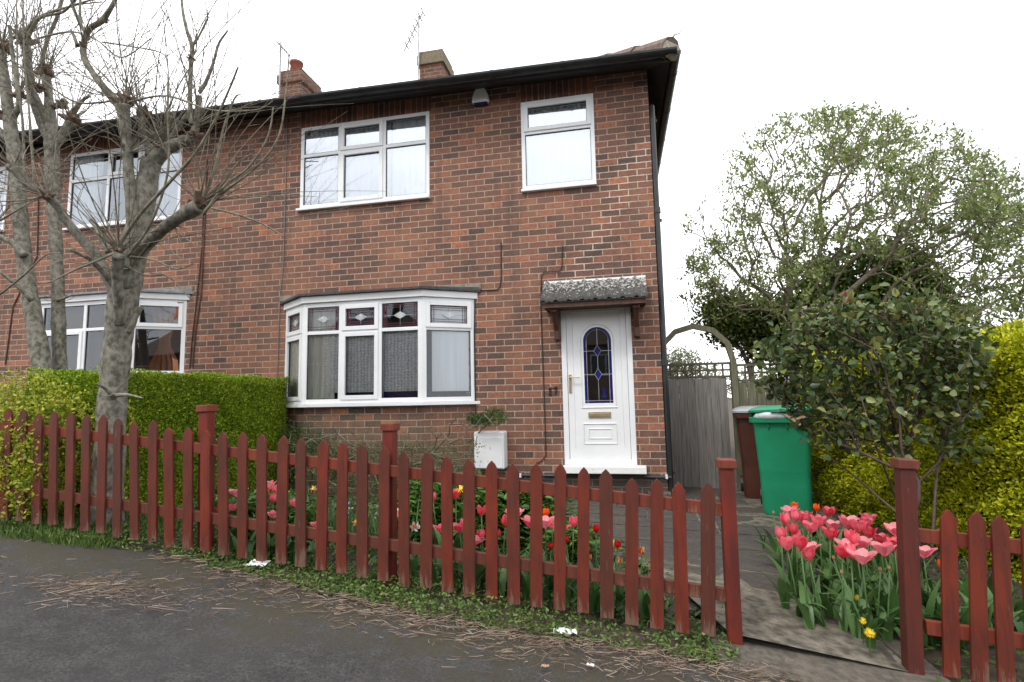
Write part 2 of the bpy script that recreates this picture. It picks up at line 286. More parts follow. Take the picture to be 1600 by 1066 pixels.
def cantile():
    m, nt, p, o = mat_new('lichened canopy tile'); pos = geo(nt).outputs['Position']
    c = mixc(nt, noise(nt, pos, 20, 4), (.045, .043, .042), (.095, .09, .082)); spz = N(nt, 'ShaderNodeSeparateXYZ'); nt.links.new(pos, spz.inputs[0]); zr = N(nt, 'ShaderNodeMapRange'); nt.links.new(spz.outputs[2], zr.inputs[0]); zr.inputs[1].default_value = 2.08; zr.inputs[2].default_value = 2.14; zr.inputs[3].default_value = -.09; zr.inputs[4].default_value = .015; vo = mth(nt, 'ADD', noise(nt, pos, 30, 3, .6), zr.outputs[0])
    c = mixc(nt, ramp(nt, vo, [(.54, 0), (.57, 1)]), c, (.46, .46, .42))
    nt.links.new(c, p.inputs['Base Color']); p.inputs['Roughness'].default_value = .9; bump(nt, p, vo, .5, .01); return m
M['cantile'] = cantile()
def lace(name, a, dens):
    m, nt, p, o = mat_new(name); pos = geo(nt).outputs['Position']
    wv = N(nt, 'ShaderNodeTexWave', wave_type='BANDS', bands_direction='X'); wv.inputs['Scale'].default_value = 7; wv.inputs['Distortion'].default_value = 3; nt.links.new(pos, wv.inputs['Vector'])
    wz = N(nt, 'ShaderNodeTexWave', wave_type='BANDS', bands_direction='Z'); wz.inputs['Scale'].default_value = 9; wz.inputs['Distortion'].default_value = 9; wz.inputs['Detail Scale'].default_value = 3; nt.links.new(pos, wz.inputs['Vector'])
    f = mth(nt, 'ADD', mth(nt, 'MULTIPLY', wv.outputs['Fac'], .35), mth(nt, 'MULTIPLY', wz.outputs['Fac'], .45))
    p.inputs['Base Color'].default_value = (a[0], a[1], a[2], 1); p.inputs['Roughness'].default_value = .9
    tr = N(nt, 'ShaderNodeBsdfTransparent'); mx = N(nt, 'ShaderNodeMixShader'); nt.links.new(mth(nt, 'MINIMUM', mth(nt, 'ADD', mth(nt, 'MULTIPLY', f, 1-dens), dens), 1.0), mx.inputs[0])
    nt.links.new(tr.outputs[0], mx.inputs[1]); nt.links.new(p.outputs[0], mx.inputs[2]); nt.links.new(mx.outputs[0], o.inputs[0]); return m
M['lace'] = lace('lace net', (.86, .87, .88), .40); M['curtain'] = plain('cream curtain', (.80, .78, .70), (.62, .60, .54), scale=12, stretch=(1, 1, .05), rough=.9); M['net'] = plain('white net curtain', (.86, .87, .88), (.76, .77, .79), scale=14, stretch=(1, 1, .04), rough=.9)
M['blind'] = plain('brown blind', (.075, .035, .02), (.13, .06, .035), scale=6, stretch=(.1, .1, 14), rough=.6)
M['vase'] = plain('orange shade', (.30, .11, .035), (.2, .07, .025), scale=5, rough=.5)
M['cames'] = plain('lead cames', (.32, .32, .34), (.45, .45, .47), rough=.4, metal=.5); M['purple'] = plain('purple lead strip', (.12, .03, .06), rough=.4); M['crystal'] = plain('bevelled glass', (.55, .60, .62), (.3, .33, .35), scale=30, rough=.15)

# ------------------------------------------------------------------ mesh building
class MB:
    def __init__(s): s.v = []; s.f = []; s.mi = []; s.k = 0
    def add(s, V, F):
        n = len(s.v); s.v += [tuple(map(float, p)) for p in V]; s.f += [tuple(i+n for i in q) for q in F]; s.mi += [s.k]*len(F)
    def box(s, x0, x1, y0, y1, z0, z1, mtx=None):
        V = [(x, y, z) for x in (x0, x1) for y in (y0, y1) for z in (z0, z1)]
        if mtx is not None: V = [mtx @ Vector(p) for p in V]
        s.add(V, [(0, 1, 3, 2), (4, 6, 7, 5), (0, 4, 5, 1), (2, 3, 7, 6), (0, 2, 6, 4), (1, 5, 7, 3)])
    def tube(s, P, r, n=8, cap=True):
        P = [np.asarray(p, float) for p in P]
        if not hasattr(r, '__len__'): r = [r]*len(P)
        V = []; ref = None
        for i, p in enumerate(P):
            t = P[min(i+1, len(P)-1)]-P[max(i-1, 0)]; t = t/(np.linalg.norm(t)+1e-9)
            if ref is None: ref = np.array([0, 0, 1.]) if abs(t[2]) < .9 else np.array([1., 0, 0])
            a = ref-t*np.dot(ref, t); a /= np.linalg.norm(a)+1e-9; ref = a; b = np.cross(t, a)
            for k in range(n):
                q = 2*math.pi*k/n; V.append(p+(a*math.cos(q)+b*math.sin(q))*r[i])
        F = [(i*n+k, i*n+(k+1) % n, (i+1)*n+(k+1) % n, (i+1)*n+k) for i in range(len(P)-1) for k in range(n)]
        if cap: F += [tuple(range(n))[::-1], tuple(range((len(P)-1)*n, len(P)*n))]
        s.add(V, F)
    def prism(s, poly, a, b, axis='y', mtx=None):
        # poly in the two other axes, extruded from a to b
        def P(u, v, w): return {'y': (u, w, v), 'x': (w, u, v), 'z': (u, v, w)}[axis]
        n = len(poly); V = [P(u, v, a) for u, v in poly]+[P(u, v, b) for u, v in poly]
        if mtx is not None: V = [mtx @ Vector(p) for p in V]
        s.add(V, [tuple(range(n))[::-1], tuple(range(n, 2*n))]+[(i, (i+1) % n, n+(i+1) % n, n+i) for i in range(n)])
    def quad(s, a, b, c, d): s.add([a, b, c, d], [(0, 1, 2, 3)])
    def grid(s, rows, closed=False):
        n = len(rows[0]); V = [p for r in rows for p in r]
        F = [(i*n+j, i*n+(j+1) % n, (i+1)*n+(j+1) % n, (i+1)*n+j) for i in range(len(rows)-1) for j in range(n if closed else n-1)]
        s.add(V, F)
    def build(s, name, mats, parent=None, loc=None, smooth=False, bevel=0, fixn=True):
        me = bpy.data.meshes.new(name)
        o = bpy.data.objects.new(name, me); COL.objects.link(o)
        base = np.zeros(3)
        if parent is not None:
            o.parent = parent; base = wloc(parent)
        elif loc is not None: base = np.array(loc, float); o.location = loc
        V = np.array(s.v)-base
        me.from_pydata(V.tolist(), [], s.f)
        if not isinstance(mats, (list, tuple)): mats = [mats]
        for q in mats: me.materials.append(q)
        if len(mats) > 1: me.polygons.foreach_set('material_index', s.mi)
        if fixn and len(s.f) < 60000:
            import bmesh
            bm = bmesh.new(); bm.from_mesh(me); bmesh.ops.recalc_face_normals(bm, faces=bm.faces); bm.to_mesh(me); bm.free()
        if smooth: me.polygons.foreach_set('use_smooth', [True]*len(me.polygons))
        if bevel:
            b = o.modifiers.new('bevel', 'BEVEL'); b.width = bevel; b.segments = 2; b.limit_method = 'ANGLE'
        me.update(); return o
def wloc(o):
    p = np.zeros(3)
    while o is not None: p = p+np.array(o.location); o = o.parent
    return p
def tag(o, label=None, cat=None, group=None, kind=None):
    if label: o['label'] = label
    if cat: o['category'] = cat
    if group: o['group'] = group
    if kind: o['kind'] = kind
    return o
def empty(name, loc, label, cat, group=None):
    o = bpy.data.objects.new(name, None); COL.objects.link(o); o.location = loc; o.empty_display_size = .1
    return tag(o, label, cat, group)
def rename(o, n): o.name = n
def copy_tree(o, parent=None):
    c = o.copy(); COL.objects.link(c); c.parent = parent
    for ch in list(o.children):
        copy_tree(ch, c)
    return c
def leaves(name, P, D, size, width, mat, parent=None, loc=None, curl=.25, up=.0):
    """P Nx3 base points, D Nx3 directions; each leaf is a folded six-point blade"""
    P = np.asarray(P, float); D = np.asarray(D, float); n = len(P)
    D = D/(np.linalg.norm(D, axis=1, keepdims=True)+1e-9)
    A = rng.normal(size=(n, 3)); A[:, 2] += up; Sd = np.cross(D, A); Sd /= np.linalg.norm(Sd, axis=1, keepdims=True)+1e-9
    Nn = np.cross(Sd, D)
    l = np.asarray(size)*rng.uniform(.65, 1.25, n) if np.ndim(size) == 0 else size
    l = l[:, None]; w = l*width; c = curl
    V = np.stack([P, P+D*l*.32-Sd*w*.5+Nn*w*c, P+D*l*.72-Sd*w*.40+Nn*w*c*.4, P+D*l-Nn*l*.12, P+D*l*.72+Sd*w*.40+Nn*w*c*.4, P+D*l*.32+Sd*w*.5+Nn*w*c], 1)
    base = wloc(parent) if parent is not None else (np.array(loc, float) if loc is not None else np.zeros(3))
    V = (V-base).reshape(-1, 3).astype(np.float32)
    me = bpy.data.meshes.new(name); o = bpy.data.objects.new(name, me); COL.objects.link(o)
    if parent is not None: o.parent = parent
    elif loc is not None: o.location = loc
    me.vertices.add(n*6); me.vertices.foreach_set('co', V.ravel())
    idx = (np.arange(n)[:, None]*6+np.array([0, 1, 2, 3, 3, 4, 5, 0])).ravel().astype(np.int32)
    me.loops.add(n*8); me.loops.foreach_set('vertex_index', idx)
    me.polygons.add(n*2); me.polygons.foreach_set('loop_start', np.arange(n*2, dtype=np.int32)*4)
    try: me.polygons.foreach_set('loop_total', np.full(n*2, 4, np.int32))
    except Exception: pass
    me.update(calc_edges=True); me.validate(); me.materials.append(mat); return o

# ------------------------------------------------------------------ ground
def sheet(name, xs, ys, fz, mat, inside=None, loc=(0, 0, 0)):
    b = MB(); n = len(ys)
    V = [(x, y, fz(x, y)) for x in xs for y in ys]
    F = []
    for i in range(len(xs)-1):
        for j in range(n-1):
            if inside is None or inside((xs[i]+xs[i+1])/2, (ys[j]+ys[j+1])/2): F.append((i*n+j, (i+1)*n+j, (i+1)*n+j+1, i*n+j+1))
    b.add(V, F); o = b.build(name, mat, loc=loc, smooth=True, fixn=False); return o
def lin(a, b, n): return list(np.linspace(a, b, n))
xs = [-400, -120, -40, -20]+lin(-12, 6, 91)+[10, 20, 50, 120, 400]
ys = [-400, -100, -40, -20, -12]+lin(-9.2, 3, 62)+[6, 12, 30, 80, 400]
tag(sheet('ground', xs, ys, lambda x, y: g(x, y)-.02+(.012*math.sin(x*9)*math.cos(y*8) if -5 < y < 2 else 0)-(.25 if y < -4.0 else 0), M['soil']), kind='structure')
EDX = [-30, -6, -4.82, -4.2, -3.63, -3.1, -2.66, -1.85, -1.07, -.385, .09, 1.0, 2.2, 30]; EDY = [-3.30, -3.36, -3.36, -3.30, -3.22, -3.30, -3.345, -3.43, -3.47, -3.42, -3.42, -3.30, -3.28, -3.28]
def edge(x): return float(np.interp(x, EDX, EDY))+.018*math.sin(x*17)+.012*math.sin(x*41)
b = MB(); cols = [-300, -80, -30]+lin(-12, 6, 220)+[20, 80, 300]; tt = [0, .01, .04, .1, .2, .32, .5, .75, 1.05, 1.4, 1.8, 2.3, 3, 4, 6, 10, 30, 120, 300]
def rz(x, y, t):
    z = g(x, y)+.006+.04*math.exp(-((x+4.0)**2/.5+(y+3.6)**2/.08))+.010*math.sin(x*3.1+1)*math.sin(y*2.7)
    return z-.035*math.exp(-t/.03)
b.grid([[(x, edge(x)-t, rz(x, edge(x)-t, t)) for t in tt] for x in cols])
tag(b.build('road', M['asphalt'], smooth=True, fixn=False), kind='structure')

# paving: a joint bed with separate riven flags over it; two path runs
def inpath(x, y):
    l = np.interp(y, [-3.3, -2.6, -2.1, -1.5, -1.0, -.3, 0], [.12, -.12, -.40, -.75, -1.35, -1.75, -1.8]); r = np.interp(y, [-3.3, -2.2, -1.5, -1.0, -.85, 1.2], [1.0, .90, .82, .86, 1.55, 1.55])
    return l < x < r
def gpav(x, y): return g(x, y)+.035
b = MB()
ys_ = lin(-3.24, 1.6, 60)
b.grid([[(np.interp(t, [0, 1], [np.interp(y, [-3.3, -2.6, -2.1, -1.5, -1.0, -.3, 0], [.12, -.12, -.40, -.75, -1.35, -1.75, -1.8]), np.interp(y, [-3.3, -2.2, -1.5, -1.0, -.85, 1.2], [1.0, .90, .82, .86, 1.55, 1.55])]), y, gpav(0, y) if False else g(np.interp(t, [0, 1], [-.5, .9]), y)+.024) for t in lin(0, 1, 12)] for y in ys_])
tag(b.build('path_bed', M['joint'], fixn=False), kind='structure')
b = MB(); y = -3.22; rr = random.Random(3); row = 0
while y < 1.3:
    d = rr.choice([.34, .42, .5]); xl = float(np.interp(y+d/2, [-3.3, -2.6, -2.1, -1.5, -1.0, -.3, 0], [.12, -.12, -.40, -.75, -1.35, -1.75, -1.8])); xr = float(np.interp(y+d/2, [-3.3, -2.2, -1.5, -1.0, -.85, 1.2], [1.0, .90, .82, .86, 1.55, 1.55]))
    x = xl
    first = True
    while x < xr-.05:
        wd = rr.choice([.5, .62, .8]) if not first else rr.choice([.46, .58, .7]); first = False
        x2 = min(x+wd, xr)
        if xr-x2 < .2: x2 = xr
        e = .011; q = rr.uniform(-.004, .004)
        nx, ny = 5, 5
        rows = []
        for i in range(nx+1):
            rows.append([])
            for j in range(ny+1):
                px_ = x+e+(x2-x-2*e)*i/nx; py_ = y+e+(d-2*e)*j/ny
                ed = .010 if i in (0, nx) or j in (0, ny) else 0
                rows[-1].append((px_+(rr.uniform(-.003, .003)), py_+(rr.uniform(-.003, .003)), g(px_, py_)+.036+q-ed+rr.uniform(-.0015, .0015)))
        b.grid(rows)
        # skirt
        per = [rows[i][0] for i in range(nx+1)]+[rows[nx][j] for j in range(1, ny+1)]+[rows[i][ny] for i in range(nx-1, -1, -1)]+[rows[0][j] for j in range(ny-1, 0, -1)]
        b.grid([[(p[0], p[1], p[2]-.03) for p in per], per], closed=True)
        x = x2
    y += d
tag(b.build('path', M['flag'], smooth=False, fixn=True), kind='structure')
b = MB()
b.grid([[(x, y, z) for x in lin(.02, 1.1, 12)] for y, z in ()] or [[(x, yy+.02*math.sin(x*9), g(x, yy)+dz) for x in lin(.0, 1.12, 14)] for yy, dz in ((-3.50, -.03), (-3.44, .016), (-3.27, .030), (-3.225, .032), (-3.17, .028))])
tag(b.build('gate_threshold', M['concrete'], smooth=True, fixn=False), kind='structure')
b = MB()
for (x0, y0, x1, y1) in ((.98, -3.22, .935, -2.78), (.93, -2.76, .90, -2.32), (.895, -2.30, .865, -1.86), (.86, -1.84, .835, -1.42)):
    d = np.array([x1-x0, y1-y0]); L_ = np.linalg.norm(d); d /= L_; n_ = np.array([d[1], -d[0]])
    p = [(x0, y0), (x1, y1), (x1+n_[0]*.13, y1+n_[1]*.13), (x0+n_[0]*.13, y0+n_[1]*.13)]
    zt = [g(*q)+.045 for q in p]; b.add([(q[0], q[1], z) for q, z in zip(p, zt)]+[(q[0], q[1], z-.06) for q, z in zip(p, zt)], [(0, 1, 2, 3), (4, 7, 6, 5), (0, 4, 5, 1), (1, 5, 6, 2), (2, 6, 7, 3), (3, 7, 4, 0)])
tag(b.build('path_edging', M['flag'], bevel=.006), kind='structure')

# ------------------------------------------------------------------ houses
HX = -5.72
house = empty('brick_house', (HX/2, 4, -.33), 'red brick end house with a white front door numbered 17 and a white bay window', 'house')
nbh = empty('brick_house', (HX*1.5, 4, -.2), 'neighbouring brick house behind the bare trees, with brown blinds in its bay window', 'house')
def wall_with_holes(b, x0, x1, z0, z1, holes, y0, y1):
    xs = sorted({x0, x1}|{h[0] for h in holes}|{h[1] for h in holes}); zs = sorted({z0, z1}|{h[2] for h in holes}|{h[3] for h in holes})
    for i in range(len(xs)-1):
        for j in range(len(zs)-1):
            cx, cz = (xs[i]+xs[i+1])/2, (zs[j]+zs[j+1])/2
            if any(h[0] < cx < h[1] and h[2] < cz < h[3] for h in holes): continue
            b.quad((xs[i], y0, zs[j]), (xs[i+1], y0, zs[j]), (xs[i+1], y0, zs[j+1]), (xs[i], y0, zs[j+1]))
    for h in holes:
        a, c, e, f = h
        b.quad((a, y0, e), (a, y1, e), (a, y1, f), (a, y0, f)); b.quad((c, y0, e), (c, y0, f), (c, y1, f), (c, y1, e))
        b.quad((a, y0, e), (c, y0, e), (c, y1, e), (a, y1, e)); b.quad((a, y0, f), (a, y1, f), (c, y1, f), (c, y0, f))
BW = (-4.725, -2.83, 3.535, 4.71); SW = (-1.59, -.665, 3.487, 4.655); DR = (-1.158, -.323, .085, 2.16); BY = (-4.8, -2.36, .85, 2.3)
NU = (-8.72, -6.68, 3.60, 4.79); NB = (-9.05, -6.55, 1.45, 2.42); NS = (-10.85, -9.945, 3.69, 4.75); ND = (-11.1, -10.25, -.1, 1.95)
def house_shell(H, x0, x1, holes, zt, name='wall'):
    b = MB(); wall_with_holes(b, x0, x1, -.6, zt, holes, 0, .10)
    b.quad((x1, 0, -.6), (x1, 8, -.6), (x1, 8, zt), (x1, 0, zt)); b.quad((x0, 0, -.6), (x0, 0, zt), (x0, 8, zt), (x0, 8, -.6)); b.quad((x0, 8, -.6), (x0, 8, zt), (x1, 8, zt), (x1, 8, -.6))
    w = b.build(name, M['brick'], H, fixn=False)
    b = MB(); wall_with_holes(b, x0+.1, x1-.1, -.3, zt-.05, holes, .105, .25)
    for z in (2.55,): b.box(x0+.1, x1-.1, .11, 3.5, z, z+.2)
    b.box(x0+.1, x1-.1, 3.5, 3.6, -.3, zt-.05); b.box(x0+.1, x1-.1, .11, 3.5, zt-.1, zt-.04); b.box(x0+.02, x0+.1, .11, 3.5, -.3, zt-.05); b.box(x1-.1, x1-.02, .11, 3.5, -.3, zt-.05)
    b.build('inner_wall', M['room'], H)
    return w
house_shell(house, HX, 0, [BW, SW, DR, BY], 4.96)
house_shell(nbh, HX*2, HX, [NU, NB, NS, ND], 5.0)
# soldier courses
for H, (a, c, z) in ((house, (BW[0]-.02, BW[1]+.02, BW[3])), (house, (SW[0]-.01, SW[1]+.01, SW[3])), (nbh, (NU[0], NU[1], NU[3]))):
    b = MB(); b.box(a, c, -.004, .02, z, z+.245); b.build('soldier_course', M['soldier'], H)
b = MB(); b.box(-1.9, .004, -.006, .02, -.62, -.07); b.build('plinth', M['bbrick'], house)

def ringbars(b, x0, x1, z0, z1, t, y0, y1):
    b.box(x0, x0+t, y0, y1, z0, z1); b.box(x1-t, x1, y0, y1, z0, z1); b.box(x0+t, x1-t, y0, y1, z0, z0+t); b.box(x0+t, x1-t, y0, y1, z1-t, z1)
def window(H, box, cols, tr, sashes, gl, sill=True, bt=.05, y=-.012, curtains=(), sillx=.03):
    x0, x1, z0, z1 = box; W = x1-x0; Hh = z1-z0; b = MB(); zt = z1-Hh*tr
    ringbars(b, x0, x1, z0, z1, bt, y, y+.065)
    e = [x0+W*c for c in cols]
    for c in e[1:-1]: b.box(c-.026, c+.026, y+.001, y+.064, z0+bt, z1-bt)
    for i in range(len(e)-1):
        b.box(e[i]+(bt if i == 0 else .026), e[i+1]-(bt if i == len(e)-2 else .026), y+.002, y+.063, zt-.024, zt+.024)
    f = b.build('window', M['white'], H, bevel=.005)
    sb = MB(); pn = []; gk = MB()
    for i in range(len(e)-1):
        for j in (0, 1):
            a = e[i]+(bt if i == 0 else .026); c = e[i+1]-(bt if i == len(e)-2 else .026)
            u, v = (zt+.024, z1-bt) if j == 0 else (z0+bt, zt-.024)
            s = (i, j) in sashes
            if s: q = MB(); ringbars(q, a-.012, c+.012, u-.012, v+.012, .052, y-.016, y+.02); q.build('sash', M['white'], f, bevel=.005); a += .04; c -= .04; u += .04; v -= .04
            ringbars(gk, a, c, u, v, .006, y+.010, y+.03)
            q = MB(); q.quad((a, y+.022, u), (c, y+.022, u), (c, y+.022, v), (a, y+.022, v)); q.build('pane', gl, f, fixn=False)
    gk.build('gasket', M['gasket'], f)
    if sill: q = MB(); q.box(x0-sillx, x1+sillx*.3, -.06, .0, z0-.035, z0-.003); q.build('sill', M['white'], f, bevel=.004)
    for (a, c, u, v, mt) in curtains: drape('curtain', a, c, u, v, .07, mt, f)
    return f
def drape(name, a, c, u, v, Y, mt, parent, amp=.018, per=.075):
    q = MB(); n = max(6, int((c-a)/per*8)); ph = random.random()*6
    q.grid([[(x, Y+amp*math.sin(x/per*6.28+ph)+amp*.5*math.sin(x/per*2.3), z) for x in lin(a, c, n)] for z in (u, v)])
    return q.build(name, mt, parent, smooth=True, fixn=False)
window(house, BW, [0, .315, .66, 1], .355, {(1, 0), (1, 1)}, M['glass_up'], curtains=((-4.73, -4.12, 3.53, 4.72, M['net']), (-4.12, -3.4, 3.53, 4.72, M['net']), (-3.4, -2.82, 3.53, 4.72, M['net'])))
window(house, SW, [0, 1], .36, {(0, 0)}, M['glass_up'], curtains=((-1.6, -.66, 3.48, 4.67, M['net']),), sillx=.01)
window(nbh, NU, [0, .36, .66, 1], .37, {(1, 0)}, M['glass_nb'], curtains=((-8.7, -8.2, 3.6, 4.8, M['net']), (-7.15, -6.7, 3.6, 4.8, M['net'])))
window(nbh, NS, [0, 1], .36, {(0, 0)}, M['glass_nb'], curtains=((-10.8, -9.96, 3.7, 4.7, M['net']),))
window(nbh, ND, [0, 1], .3, set(), M['glass_dr'], sill=False, curtains=((-11.0, -10.3, 0, 1.9, M['net']),))

def bay(H, P, z0, z1, cols, tr, gl, roofmat, sash_top, lead, base_z, cut=None):
    """P: four plan points left wall, left front, right front, right wall; cols: splits of the front"""
    f = empty('bay_window', (0, 0, 0), None, None); f.parent = H; f.location = Vector(((P[1][0]+P[2][0])/2, 0, z0))-H.location
    faces = [(P[0], P[1], [0, 1]), (P[1], P[2], cols), (P[2], P[3], [0, 1])]
    fr = MB(); gk = MB(); hh = z1-z0; zt = z1-hh*tr
    for k, (A, B, cs) in enumerate(faces):
        A = Vector((A[0], A[1], 0)); B = Vector((B[0], B[1], 0)); W = (B-A).length; d = (B-A)/W; n_ = Vector((d.y, -d.x, 0))   # outward
        mt = Matrix(((d.x, -n_.x, 0, A.x), (d.y, -n_.y, 0, A.y), (0, 0, 1, 0), (0, 0, 0, 1)))
        def bx(q, a, c, y0, y1, u, v): q.box(a, c, y0, y1, u, v, mt)
        t = .055
        for a, c in ((0, t), (W-t, W)): bx(fr, a, c, 0, .07, z0, z1)
        bx(fr, t, W-t, 0, .07, z0, z0+t); bx(fr, t, W-t, 0, .07, z1-t, z1)
        e = [W*c for c in cs]
        for c in e[1:-1]: bx(fr, c-.026, c+.026, .001, .069, z0+t, z1-t)
        for i in range(len(e)-1):
            a = e[i]+(t if i == 0 else .026); c = e[i+1]-(t if i == len(e)-2 else .026)
            bx(fr, a, c, .002, .068, zt-.022, zt+.022)
            for j, (u, v) in enumerate(((zt+.022, z1-t), (z0+t, zt-.022))):
                a2, c2 = a, c
                if (k, i, j) in sash_top:
                    q = MB()
                    for (aa, cc, uu, vv) in ((a-.01, a+.042, u-.01, v+.01), (c-.042, c+.01, u-.01, v+.01), (a+.042, c-.042, u-.01, u+.042), (a+.042, c-.042, v-.042, v+.01)): bx(q, aa, cc, -.014, .02, uu, vv)
                    q.build('sash', M['white'], f, bevel=.004); a2 += .042; c2 -= .042; u += .042; v -= .042
                for (aa, cc, uu, vv) in ((a2, a2+.006, u, v), (c2-.006, c2, u, v), (a2, c2, u, u+.006), (a2, c2, v-.006, v)): bx(gk, aa, cc, .014, .03, uu, vv)
                q = MB(); q.add([mt @ Vector(p) for p in ((a2, .022, u), (c2, .022, u), (c2, .022, v), (a2, .022, v))], [(0, 1, 2, 3)]); pane = q.build('pane', gl, f, fixn=False)
                if lead and j == 0:
                    q = MB(); yy = .016
                    q.k = 0
                    for o_ in (.022, .05):
                        for (aa, cc, uu, vv) in ((a2+o_, a2+o_+.006, u+.01, v-.01), (c2-o_-.006, c2-o_, u+.01, v-.01), (a2+.01, c2-.01, u+o_, u+o_+.006), (a2+.01, c2-.01, v-o_-.006, v-o_)): bx(q, aa, cc, yy, yy+.004, uu, vv)
                    q.k = 1; mx_ = (a2+c2)/2; mz = (u+v)/2
                    bx(q, mx_-.002, mx_+.002, yy+.001, yy+.003, u+.02, v-.02); bx(q, a2+.02, c2-.02, yy+.001, yy+.003, mz-.002, mz+.002)
                    q.k = 2; s_ = min(.085, (c2-a2)*.32)
                    q.prism([(mx_-s_, mz), (mx_, mz-.045), (mx_+s_, mz), (mx_, mz+.045)], yy-.001, yy+.005, 'y', mt)
                    q.k = 1
                    for sx in (-1, 1):
                        for sz in (-1, 1): bx(q, mx_+sx*s_*.5-.003, mx_+sx*s_*.5+.003, yy-.003, yy, min(mz, mz+sz*.03), max(mz, mz+sz*.03))
                    q.build('leaded_pattern', [M['purple'], M['cames'], M['crystal']], f)
    fr.build('frame', M['white'], f, bevel=.004); gk.build('gasket', M['gasket'], f)
    # sill, head board, roof, brick base
    def off(o): # outward offset of plan
        return [(P[0][0]-o*1.2, P[0][1]), (P[1][0]-o*.3, P[1][1]-o), (P[2][0]+o*.3, P[2][1]-o), (P[3][0]+o*1.2, P[3][1])]
    q = MB(); q.prism(off(.05), z0-.04, z0-.002, 'z'); q.build('sill', M['white'], f, bevel=.004)
    q = MB(); q.prism(off(.035), z1+.002, z1+.085, 'z'); q.build('head_board', M['white'], f, bevel=.004)
    o1 = off(.085); q = MB()
    zb = z1+.087; zs = z1+.115; top = [(P[0][0]-.06, 0), (P[1][0]+.25, -.10), (P[2][0]-.25, -.10), (P[3][0]+.06, 0)]
    q.add([(x, y, zb) for x, y in o1]+[(x, y, zs) for x, y in o1]+[(top[0][0]-.02, .0, z1+.15), (top[1][0], -.12, z1+.165), (top[2][0], -.12, z1+.165), (top[3][0]+.02, .0, z1+.15), (top[0][0], 0, z1+.20), (top[3][0], 0, z1+.20)],
          [(0, 1, 5, 4), (1, 2, 6, 5), (2, 3, 7, 6), (4, 5, 9, 8), (5, 6, 10, 9), (6, 7, 11, 10), (8, 9, 10, 11), (0, 3, 2, 1)])
    q.build('bay_roof', roofmat, f, fixn=True)
    q = MB(); q.box(top[0][0]-.03, top[3][0]+.03, -.012, .0, z1+.13, z1+.205); q.build('flashing', M['render'], f)
    q = MB(); ins = off(-.03); q.prism([(ins[0][0], .02)]+ins[1:3]+[(ins[3][0], .02)], base_z, z0-.042, 'z'); q.build('bay_wall', M['brick'], f)
    return f
BP = [(-4.90, 0), (-4.40, -.36), (-2.80, -.36), (-2.24, 0)]
bf = bay(house, BP, .855, 2.13, [0, .325, .655, 1], .30, M['glass_low'], M['slate'], {(1, 1, 0), (1, 1, 1), (0, 0, 0), (2, 0, 0), (0, 0, 1)}, True, -.6)
def bdr(a, c, u, v, mt, y=-.22, per=.07, amp=.015): return drape('curtain', a, c, u, v, y, mt, bf, amp, per)
bdr(-4.36, -4.0, .92, 2.06, M['curtain'], -.27); bdr(-4.15, -2.86, .99, 1.76, M['lace'], -.29, .11, .008); 
q = MB(); q.grid([[(x, y, z) for x, y in ((-2.72, -.24), (-2.6, -.19), (-2.5, -.12), (-2.4, -.06), (-2.32, -.01))] for z in (.98, 2.06)]); q.build('curtain', M['net'], bf, fixn=False)
q = MB(); q.grid([[(x, y, z) for x, y in ((-4.85, .02), (-4.7, -.07), (-4.6, -.14), (-4.45, -.22))] for z in (.9, 2.06)]); q.build('curtain', M['curtain'], bf, fixn=False)
q = MB(); q.box(-4.3, -2.9, .3, .35, .8, 1.02); q.build('sofa_back', M['blueglass'], bf)
NP = [(-9.14, 0), (-8.62, -.36), (-7.04, -.36), (-6.49, 0)]
nf = bay(nbh, NP, 1.30, 2.36, [0, .5, 1], .38, M['glass_nl'], M['lead'], {(2, 0, 0), (1, 0, 1)}, False, -.6)
q = MB(); q.box(-8.5, -7.7, -.22, -.20, 1.25, 2.32); q.box(-7.7, -7.1, -.2, -.18, 1.5, 2.32); q.build('blind', M['blind'], nf)
q = MB(); q.grid([[(-6.78+hw*t, -.05+.02*math.sin(t*14), z) for t in lin(-1, 1, 24)] for z, hw in ((1.3, .24), (1.5, .21), (1.68, .10), (1.8, .07), (1.95, .12), (2.15, .22), (2.33, .26))]); q.build('tied_curtain', M['vase'], nf, smooth=True, fixn=False); q = MB(); q.box(-8.6, -6.62, .5, .52, 1.2, 2.4); q.build('room_screen', M['blind'], nf)

# door
door = MB(); x0, x1, z0, z1 = DR
ringbars(door, x0, x1, z0, z1, .062, -.004, .07); dob = door.build('door', M['white'], house, bevel=.005)
a, c, u, v = x0+.066, x1-.066, z0+.03, z1-.066
d = MB(); cx = (a+c)/2+.01; ay = 1.545; rx = .165; zb_ = .80
arc = [(cx+rx*math.cos(t), ay+rx*.98*math.sin(t)) for t in np.linspace(0, math.pi, 17)]
outer = [(c, zb_)]+[(c, ay)]+[(c, v)]*7+[(cx, v)]+[(a, v)]*7+[(a, ay)]
inner = [(cx+rx, zb_)]+arc+[(cx-rx, zb_)]
yf = .012
